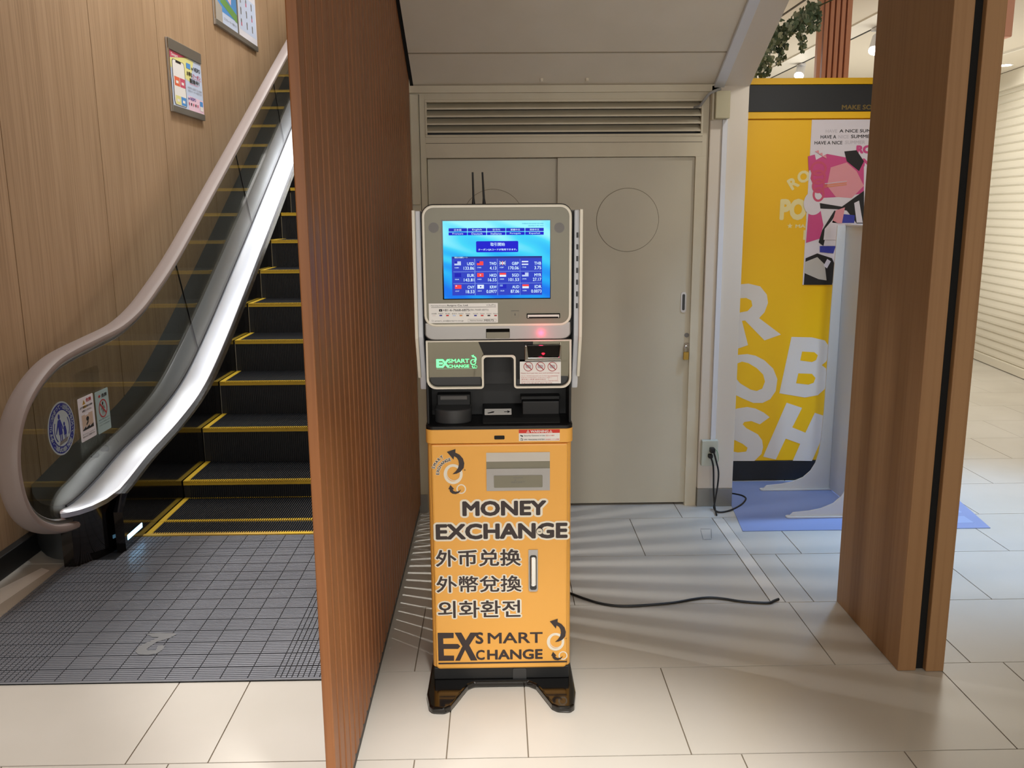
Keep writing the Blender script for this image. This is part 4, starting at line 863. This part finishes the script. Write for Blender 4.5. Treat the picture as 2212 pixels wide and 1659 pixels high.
# outlet, plugs and wall cords
ol = thing('wall_socket', 'white wall socket low on the post with black plugs', 'socket', (1.115, Yw-.02, .30))
Yp = Yw-.022; a = at(1514,949,Y=Yp); b = at(1547,1003,Y=Yp)
MB().box(a.x, b.x, Yp-.03, Yp+.002, b.z, a.z, 'outlet').build('socket_box', ol, bevel=.004)
c = at(1538,972,Y=Yp-.04); MB().box(c.x-.013,c.x+.013,Yp-.065,Yp-.03,c.z-.012,c.z+.014,'black').build('plug', ol, bevel=.005)
d_ = at(1534,984,Y=Yp-.04); MB().box(d_.x-.011,d_.x+.011,Yp-.06,Yp-.03,d_.z-.012,d_.z+.009,'black').build('plug', ol, bevel=.005)
c1 = [Vector((c.x+.002,Yp-.065,c.z)), at(1547,996,Y=Yp-.07), at(1552,1020,Y=Yp-.06), at(1550,1050,Y=Yp-.05), at(1544,1085,Y=Yp-.06), at(1542.5,1098,Z=.006), at(1552,1106,Z=.006), at(1575,1103,Z=.006), at(1600,1091,Z=.006), at(1611,1078,Z=.006), at(1604,1071,Z=.006), at(1588,1067,Z=.006), at(1574,1065,Z=.006)]
tag(MB().tube(smooth_path(c1,7), .0045, 'black').build('looped_power_cord', smooth=True), 'black cord hanging from the socket and looping over the blue mat', 'cord')
c2 = [Vector((d_.x,Yp-.06,d_.z-.005)), at(1541,1010,Y=Yp-.06), at(1541.5,1060,Y=Yp-.05), at(1544,1095,Y=Yp-.08), at(1548,1113,Z=.006)]
tag(MB().tube(smooth_path(c2,7), .0045, 'black').build('straight_power_cord', smooth=True), 'black cord dropping straight from the socket to the floor', 'cord')
gw = [Vector((c.x+.004,Yp-.05,c.z+.012)), at(1549,975,Y=Yp-.06), at(1552,990,Y=Yp-.05), at(1550,998,Y=Yp-.045)]
tag(MB().tube(smooth_path(gw,5), .0015, 'earth_green').build('earth_wire'), 'thin green earth wire at the wall socket plug', 'wire')
# junction box + vertical trunking + loose conduit
a = at(1547,196,Y=Yp-.05); b = at(1576,256,Y=Yp-.05)
jb = thing('junction_box', 'beige electrical junction box at the top of the post', 'junction box', (a.x, Yp, b.z))
MB().box(a.x, b.x, Yp-.055, Yp, b.z, a.z, 'box_plastic').build('cover', jb, bevel=.004); MB().box(a.x-.012, a.x-.001, Yp-.03, Yp, b.z-.004, a.z+.004, 'cream_wall').build('back_plate', jb, bevel=.002)
tx0, tx1 = at(1545,700,Y=Yp).x-.004, at(1554,700,Y=Yp).x
tag(MB().box(tx0, tx1, Yp-.012, Yp, .372, 2.0, 'white_plastic').build('vertical_cable_trunking', bevel=.002), 'narrow white trunking running down the post to the wall socket', 'trunking')
cc = [at(1556,192,Y=Yp-.04), at(1545,196,Y=Yp-.06), at(1532,203,Y=Yp-.06), at(1522,215,Y=Yp-.05), at(1512,228,Y=Yp-.02), at(1500,232,Y=Yw-.0)]
tag(MB().tube(smooth_path(cc,6), .0065, 'cable_gray').build('vent_cable', smooth=True), 'grey cable bending from the junction box into the vent', 'cable')
# ================================================================== WOOD PILLAR RIGHT
pr_ = thing('wooden_pillar', 'brown wood pillar with a black slot down its front', 'pillar', (1.45, 3.0, 0))
MB().box(1.368, 1.432, 2.752, 3.306, .001, 2.849, 'pillar_wood').build('side_board', pr_, bevel=.003)
MB().box(1.463, 1.525, 2.745, 3.306, .001, 2.849, 'pillar_wood').build('side_board', pr_, bevel=.003)
MB().box(1.4315, 1.4635, 2.768, 3.30, .001, 2.849, 'void').build('black_slot', pr_)
# ================================================================== YELLOW VENDING MACHINE
VY = 4.92; VP = XZ(VY)
def v(x, y): p = at(x, y, Y=VY); return (p.x, p.z)
def vbox(x0,y0,x1,y1): return (*v(x0,y1), *v(x1,y0))
ve = thing('vending_machine', 'tall yellow popcorn vending machine with big white letters', 'vending machine', (1.9, VY, 0))
VX0, VX1 = 1.27, 2.42
MB().box(VX0, VX1, VY+.03, 5.52, .12, 2.25, 'vend_yellow').build('cabinet', ve, bevel=.01)
MB().box(VX0, VX1-.3, VY, 5.5, .004, .122, 'vend_black').build('base', ve, bevel=.005)
MB().box(VX0, VX1, VY, VY+.03, 2.047, 2.082, 'vend_yellow').build('header_lower_band', ve, bevel=.002)
MB().box(VX0, VX1, VY, VY+.03, 2.084, 2.222, 'vend_black').build('header_panel', ve, bevel=.001)
MB().box(VX0, VX1, VY-.004, VY+.03, 2.224, 2.257, 'vend_yellow').build('header_top_band', ve, bevel=.002)
MB().box(VX0, VX1-.02, VY, VY+.03, .122, 2.04, 'vend_yellow').build('front_door', ve, bevel=.003)
s = MB(); s.text(VP, 'MAKE SOME', *vbox(1818,226,1904,237), .0006, 'gold_print', .03); s.build('header_lettering', ve, fix=False)
s = MB(); n = .0008
# big tilted letters, traced outlines
Z5 = lambda x, y: (1550+x/2.4396, 560+y/2.4396)
ZL = lambda x, y: v(1490+x/1.971, 540+y/1.971)
LET = {'R': ([(150,160),(205,147),(250,143),(300,155),(328,190),(333,225),(318,265),(295,290),(388,360),(318,385),(235,300),(222,302),(248,405),(175,430),(110,190)], [[(180,212),(205,206),(240,204),(262,215),(266,238),(246,260),(212,266),(192,268)]]),
 'O': ([(110,500),(150,465),(190,448),(245,443),(280,450),(318,470),(355,505),(373,550),(366,600),(342,635),(310,651),(270,651),(225,632),(150,595),(115,560)], [[(190,505),(200,484),(222,475),(250,482),(285,503),(312,530),(320,560),(308,590),(285,600),(258,594),(215,568),(196,545)]]),
 'B': ([(433,370),(520,372),(575,385),(592,410),(594,445),(580,475),(562,490),(580,505),(582,560),(574,592),(545,618),(490,628),(381,610)], [[(478,432),(530,435),(545,448),(538,468),(520,477),(470,470)], [(462,525),(520,527),(535,545),(527,565),(505,573),(452,567)]]),
 'S': ([(150,700),(172,686),(200,675),(245,668),(280,675),(315,692),(340,712),(298,742),(262,728),(232,732),(225,742),(240,758),(290,785),(308,810),(312,840),(305,868),(275,898),(120,898),(120,845),(205,862),(240,858),(246,842),(225,825),(150,790)], []),
 'H': ([(412,650),(478,672),(436,755),(492,778),(532,693),(600,715),(520,898),(438,897),(470,825),(408,803),(366,892),(312,880)], [])}
for i, (o_, hs) in enumerate(LET.values()):
    s.poly(VP, [ZL(*q) for q in o_], n+.0001*i, 'vend_letter')
    for h_ in hs: s.poly(VP, [ZL(*q) for q in h_], n+.0008, 'vend_yellow')
s.build('large_lettering', ve, fix=False)
s = MB(); n = .0008
Z7 = lambda x, y: (1500+x/2.962, y/2.962)
for t, x, y, a in (('R',632,1172,33),('O',698,1130,18)):
    p = v(*Z7(x,y)); s.text_rot(VP, t, *p, .062, math.radians(a), n, 'letter_pale', .045)
s.text(VP, 'POP', *vbox(*Z7(543,1270), *Z7(790,1410)), n, 'letter_pale', .06)
s.text(VP, 'MAKE', *vbox(*Z7(645,1435), *Z7(760,1458)), n, 'letter_pale', .04); s.text(VP, 'IT', *vbox(*Z7(695,1472), *Z7(760,1535)), n, 'letter_pale', .04)
c = v(*Z7(611,1446)); s.poly(VP, [(c[0]+(.016 if i%2 == 0 else .007)*math.sin(math.pi*i/5), c[1]+(.016 if i%2 == 0 else .007)*math.cos(math.pi*i/5)) for i in range(10)], n, 'letter_pale')
s.build('small_lettering', ve, fix=False)
# poster with a plain pink and black abstract pattern
s = MB(); Z8 = lambda x, y: (1680+x/3.7727, 200+y/3.7727); n = .003
pp = lambda *q: [v(*Z8(*a)) for a in q]
a0_ = v(*Z8(268,222)); a1_ = v(*Z8(210,1566)); x0 = (a0_[0]+a1_[0])/2; z1 = a0_[1]; z0 = a1_[1]; x1 = 2.30
s.prism(VP, [(x0,z0),(x1,z0),(x1,z1),(x0,z1)], 0, n, 'poster_white'); n += .0006
def vt2(t, x0, y0, x1, y1, m, off=.0): s.text(VP, t, *vbox(*Z8(x0,y0), *Z8(x1,y1)), n, m, off)
vt2('HAVE', 388,300,484,328,'poster_gray',.02); vt2('A NICE SUMMER', 500,298,850,326,'ink',.02)
vt2('HAVE A', 346,346,476,376,'ink',.02); vt2('NICE',490,346,578,374,'poster_gray',.02); vt2('SUMMER',594,343,780,372,'ink',.02)
vt2('HAVE A NICE', 297,394,526,424,'ink',.02); vt2('SUMMER', 546,390,712,420,'poster_gray',.02)
vt2('ROBO', 635,428,900,498,'magenta',.07); vt2('NICE', 684,535,900,605,'magenta',.07)
R2 = lambda pts, m, d=0: s.poly(VP, pp(*pts), n+d, m)
R2([(290,560),(400,500),(560,530),(700,600),(700,820),(520,850),(330,860),(265,700)],'magenta'); R2([(430,610),(560,570),(640,640),(700,760),(600,860),(470,850),(400,760)],'pink',.0005)
R2([(540,480),(640,470),(700,560),(660,640),(560,560)],'ink',.001); R2([(245,520),(300,505),(320,590),(250,640)],'magenta',.0004)
for i in range(4): s.ring(VP, *v(*Z8(330,620+70*i)), .045-.004*i, .04, .012, n+.001+.0002*i, n+.0011+.0002*i, 'rose')
s.disc(VP, *v(*Z8(290,900)), .055, .065, n+.0012, 'poster_white', 30); R2([(250,960),(345,950),(370,1080),(340,1190),(228,1225)],'magenta',.001)
R2([(340,900),(520,930),(700,800),(700,1066),(640,1066),(560,960),(480,950),(345,945)],'ink',.0014); R2([(620,900),(660,880),(690,1060),(640,1060)],'poster_white',.0018)
R2([(470,960),(545,935),(520,1066),(440,1060)],'pink',.0022); R2([(530,990),(625,1000),(620,1062),(520,1062)],'ultramarine',.002)
R2([(440,1040),(480,1060),(480,1200),(370,1200),(380,1110)],'poster_white',.0022); R2([(330,1220),(360,1120),(460,960),(480,970),(400,1110),(370,1250)],'ink',.0016)
R2([(340,1250),(470,1250),(450,1310),(340,1300)],'ultramarine',.0022); R2([(225,1350),(320,1310),(440,1350),(470,1420),(440,1566),(210,1566)],'ink',.0014)
R2([(220,1380),(320,1340),(380,1400),(395,1530),(330,1520),(215,1470)],'silver_light',.002); R2([(370,1410),(400,1355),(430,1375),(398,1432)],'poster_white',.0024)
for i in range(3): R2([(380,740+14*i),(560,720+14*i),(560,724+14*i),(380,745+14*i)],('poster_white','amber','amber')[i],.0024); R2([(300+30*i,480+20*i),(330+30*i,470+20*i),(335+30*i,500+20*i)],'pink',.003)
s.build('summer_poster', ve, fix=False)
# ================================================================== WHITE STANDING PANEL
pn = thing('standing_partition_panel', 'white standing partition panel with curved feet beside the vending machine', 'partition', (1.9, 4.5, 0))
MB().box(1.872, 1.880, 4.275, 4.742, .012, 1.478, 'panel_white').build('panel', pn, bevel=.002)
MB().box(1.868, 1.884, 4.731, 4.743, .012, 1.484, 'stand_white').build('frame_edge', pn, bevel=.002); MB().box(1.868, 1.884, 4.273, 4.285, .012, 1.484, 'stand_white').build('frame_edge', pn, bevel=.002)
MB().box(1.868, 1.884, 4.285, 4.731, 1.476, 1.484, 'stand_white').build('frame_edge', pn)
for y in (4.283, 4.735):
    prof_ = [(1.495,.012),(1.515,.032),(1.60,.040),(1.66,.052),(1.72,.078),(1.76,.115),(1.785,.16),(1.80,.22),(1.808,.297),(1.815,.46),(1.817,1.0),(1.824,1.478),(1.872,1.478),(1.872,.012)]
    f = MB().prism(XZ(y), prof_, -.004, .004, 'stand_white').build('foot', pn, bevel=.001)
    MB().prism(FL(0), rr(1.478, y-.018, 2.0, y+.018, .016), .0045, .012, 'stand_white').build('foot_plate', f, bevel=.001)
# blue floor mat
bm_ = tag(MB().prism(FL(0), [(1.205,4.10),(2.444,4.10),(2.56,4.9),(1.30,4.9)], .0004, .0034, 'mat_blue').build('blue_floor_mat'), 'flat blue floor sheet in front of the yellow vending machine', 'mat')
for x, y in ((2.16,4.17),(2.30,4.17),(2.18,4.32),(2.32,4.32)): MB().box(x, x+.1, y, y+.1, .0035, .004, 'mat_light').build('printed_square', bm_)
# small worn mark on the tiles
q = [at(*p_, Z=0) for p_ in [(1513,1143),(1536,1143),(1537,1165),(1519,1166)]]; mk = MB()
for a, b in zip(q, q[1:]+q[:1]):
    d = (b-a); mk.tube([a+Vector((0,0,.0003)), a+d*.4+Vector((0,0,.0003)), a+d*.9+Vector((0,0,.0003))], .0012, 'gray_print', 5)
tag(mk.build('tape_residue'), 'small square of dirty tape residue on the tiles', 'residue')
# ================================================================== COPPER SLATTED COLUMN, IVY, LAMPS
cc_ = thing('copper_slatted_column', 'copper coloured slatted column rising behind the vending machine', 'column', (2.06, 5.7, 0))
cx0 = at(1766,80,Y=5.6).x; cx1 = at(1838,80,Y=5.6).x; w = (cx1-cx0)/6
MB().box(cx0+.05, cx1-.004, 5.64, 5.75, .002, 2.849, 'copper_wood').build('core', cc_)
for i in range(6): MB().box(cx0+i*w+.004, cx0+(i+1)*w-.006 if i < 5 else cx1, 5.6, 5.641, .002, 2.849, 'copper_wood').build('slat', cc_, bevel=.002)
p = at(2187,80,Y=5.6); q = at(2170,80,Y=5.6)
tag(MB().box(q.x-.12, p.x, 5.6, 5.75, p.z, 2.85, 'copper').build('copper_drop_panel', bevel=.01), 'copper coloured box hanging from the ceiling right of the pillar', 'hanging panel')
iv = thing('hanging_ivy', 'green trailing ivy garland hanging above the vending machine', 'plant', (1.8, 5.35, 2.6))
Z6 = lambda x, y: (1600+x/6.9125, y/6.9125)
mb = MB(); stm = MB()
def leaf(p, sz, m):
    a = Vector((random.uniform(-1,1), random.uniform(-1,.3), random.uniform(-.6,.6))).normalized(); u = a.orthogonal().normalized(); w_ = a.cross(u); rt_ = random.uniform(0,6.28)
    u, w_ = u*math.cos(rt_)+w_*math.sin(rt_), w_*math.cos(rt_)-u*math.sin(rt_)
    sh_ = [(0,-1),(.6,-.7),(.95,0),(.45,.15),(.55,.8),(0,1.15),(-.55,.8),(-.45,.15),(-.95,0),(-.6,-.7)]
    mb.add([p+u*x*sz+w_*y*sz+a*(.2*sz*abs(x)) for x,y in sh_], [tuple(range(10))], m)
main = [Z6(1165,90),Z6(1060,170),Z6(960,260),Z6(830,340),Z6(720,430),Z6(620,500),Z6(520,560),Z6(440,640),Z6(380,720)]
wd = [120,120,110,90,95,95,90,80,70]
for i in range(len(main)-1):
    for j in range(62):
        t = random.random(); x = main[i][0]+(main[i+1][0]-main[i][0])*t; y = main[i][1]+(main[i+1][1]-main[i][1])*t; r = (wd[i])/6.9
        y += random.gauss(0,.5)*r; x += random.gauss(0,.35)*r
        if x > 1768: continue
        leaf(at(x, y, Y=5.35+random.uniform(-.1,.12)), random.uniform(.014,.025), random.choice(('leaf','leaf','leaf_pale')))
P3 = [at(x,y,Y=5.35) for x,y in main]; stm.tube(smooth_path([Vector((P3[0].x+.3,5.35,2.84))]+P3,4), .004, 'stem', 6)
for tr in ([(900,400),(900,520),(920,620),(925,735)],[(660,560),(655,700),(610,860),(560,975)],[(440,700),(430,860),(410,1000),(385,1110)],[(370,740),(320,880),(300,1000),(310,1130)],[(1060,250),(1050,400),(1020,440)],[(330,850),(270,960),(260,1040)],[(300,980),(200,1100),(190,1130)],[(620,620),(580,700),(545,760)],[(1130,130),(1140,300),(1120,430)]):
    q = [at(*Z6(*a), Y=5.3+random.uniform(-.05,.05)) for a in tr]; sp = smooth_path(q, 6); stm.tube(sp, .0022, 'stem', 5)
    for p in sp:
        for j in range(3): leaf(p+Vector((random.uniform(-.016,.016),random.uniform(-.02,.02),random.uniform(-.015,.015))), random.uniform(.011,.018), random.choice(('leaf','leaf','leaf_pale')))
mb.build('foliage', iv, fix=False); stm.build('stems', iv)
# leaf sprig from the same garland at the far side of the column
tk = thing('lighting_track', 'thin black lighting track along the pale ceiling band', 'lighting track', (2.73, 7.5, 2.83))
MB().box(2.73, 2.745, 5.5, 12.4, 2.835, 2.849, 'black').build('rail', tk)
def spotlight(y, label, x=2.74, drop=.17, lit=True):
    t = thing('track_spotlight', label, 'spotlight', (x, y, 2.835), 'track spotlights')
    MB().box(x-.02, x+.02, y-.06, y+.06, 2.815, 2.835, 'white_plastic').build('adapter', t, bevel=.003)
    MB().cyl((x,y,2.815),(x,y,2.815-drop*.5),.008,.008,'white_plastic').build('stem', t)
    d = Vector((-.35,-.55,-.75)).normalized(); c = Vector((x,y,2.815-drop*.5)); MB().cyl(c-d*.06, c+d*.08, .036,.042,'white_plastic',20).build('lamp_head', t, bevel=.003)
    MB().cyl(c+d*.0805, c+d*.084, .040,.040,'lamp_lit',20).build('lens', t)
spotlight(8.2, 'track spotlight glaring just above the vending machine top band', drop=.05); spotlight(6.6, 'track spotlight beside the wooden pillar, nearer one')
p = at(2172,140,Z=2.85)
dl = thing('recessed_downlight', 'small recessed ceiling downlight beyond the right pillar', 'ceiling light', (p.x,p.y,2.85))
MB().cyl((p.x,p.y,2.8455),(p.x,p.y,2.8495),.07,.07,'ceiling_band',28).build('trim_ring', dl); MB().cyl((p.x,p.y,2.843),(p.x,p.y,2.8454),.05,.05,'lamp_lit',24).build('lens', dl)
# ================================================================== LIGHT
def spot(loc, tgt, power, size=.06, angle=80, blend=.6, col=(1,.93,.84)):
    l = bpy.data.lights.new('spot', 'SPOT'); l.energy = power; l.shadow_soft_size = size; l.spot_size = math.radians(angle); l.spot_blend = blend; l.color = col
    o = bpy.data.objects.new('unseen_spot', l); C.objects.link(o); o.location = loc; o.rotation_euler = (Vector(tgt)-Vector(loc)).to_track_quat('-Z','Y').to_euler(); return o
def area(loc, tgt, power, sx, sy, col=(1,.95,.88)):
    l = bpy.data.lights.new('area', 'AREA'); l.energy = power; l.shape = 'RECTANGLE'; l.size = sx; l.size_y = sy; l.color = col
    o = bpy.data.objects.new('area_fill', l); C.objects.link(o); o.location = loc; o.rotation_euler = (Vector(tgt)-Vector(loc)).to_track_quat('-Z','Y').to_euler(); return o
WARM = (1,.97,.93); COOL = (.34,.60,1)
area((.6,-3.6,1.9), (.4,3.5,1.2), 165, 5.5, 1.8, (1,.97,.93))  # added fill, unseen behind the camera, facing the doors
spot((.0,.1,2.75), (.0,2.7,1.0), 95, .1, 30, .9, WARM)  # unseen spot added to brighten the front of the exchange machine
spot((.1,1.3,2.8), (.1,1.80,0), 680, .08, 46, .9, WARM)
area((2.4,-.3,2.8), (2.4,.5,0), 12, 1.5, 1.5, WARM)
spot((-1.25,3.73,2.7), (.1,3.55,.2), 270, .035, 72, .4, (1,.98,.95))
spot((-1.3,1.0,4.6), (-1.3,2.1,0), 720, .12, 34, .9, WARM)
area((-1.3,6.2,5.0), (-2.0,7.0,1.5), 130, 1.0, 3.0, WARM)
for yy in (4.3, 5.7, 7.1, 8.5): spot((-1.25,yy,4.9), (-1.75,yy+.25,.5), 150, .09, 70, .7, (.93,.96,1))
area((-1.3,9.5,5.1), (-1.6,8.5,2.5), 60, 1.2, 1.6, WARM)
spot((2.5,4.3,2.8), (2.3,4.3,0), 330, .05, 58, .8, COOL)
spot((1.75,3.9,2.8), (1.6,4.15,0), 125, .05, 66, .8, COOL)
spot((3.3,5.2,2.8), (3.2,5.2,0), 80, .08, 80, .8, (.75,.86,1))
spot((1.6,3.55,2.75), (1.65,4.95,1.3), 42, .06, 70, .8, (1,.97,.92))  # unseen spot added to brighten the yellow vending machine
area((3.8,7.5,2.75), (3.8,7.5,0), 50, 1.6, 3.5, (1,.97,.90))
area((1.9,8.5,2.75), (1.9,8.5,0), 60, 1.2, 2, (1,.97,.90))
area((3.2,7.5,.6), (3.2,8.0,2.8), 50, 2.0, 2.0, (1,.97,.90))  # low fill added near the floor, aimed up to brighten the ceiling
l = bpy.data.lights.new('reader_glow', 'POINT'); l.energy = .10; l.color = (1,.02,.12); l.shadow_soft_size = .006
o = bpy.data.objects.new('reader_glow', l); C.objects.link(o); p = at(1172,728,Y=KY-.05); o.location = p
w = bpy.data.worlds.new('world'); SC.world = w; w.use_nodes = True
bg = w.node_tree.nodes['Background']; bg.inputs['Color'].default_value = (.95,.9,.82,1); bg.inputs['Strength'].default_value = .5
# ================================================================== CAMERA
cd = bpy.data.cameras.new('camera'); cam = bpy.data.objects.new('camera', cd); C.objects.link(cam)
cd.sensor_fit = 'HORIZONTAL'; cd.sensor_width = 36; cd.lens = FPX*36/2212; cd.clip_start = .05
R3 = Matrix((RT2, -DN2, -FW)).transposed(); cam.matrix_world = Matrix.Translation(EYE) @ R3.to_4x4()
SC.camera = cam
SC.cycles.max_bounces = 8; SC.cycles.caustics_reflective = False; SC.cycles.caustics_refractive = False
vs = SC.view_settings; vs.view_transform = 'Standard'; vs.look = 'None'; vs.exposure = -.45; vs.gamma = 1; vs.use_curve_mapping = False
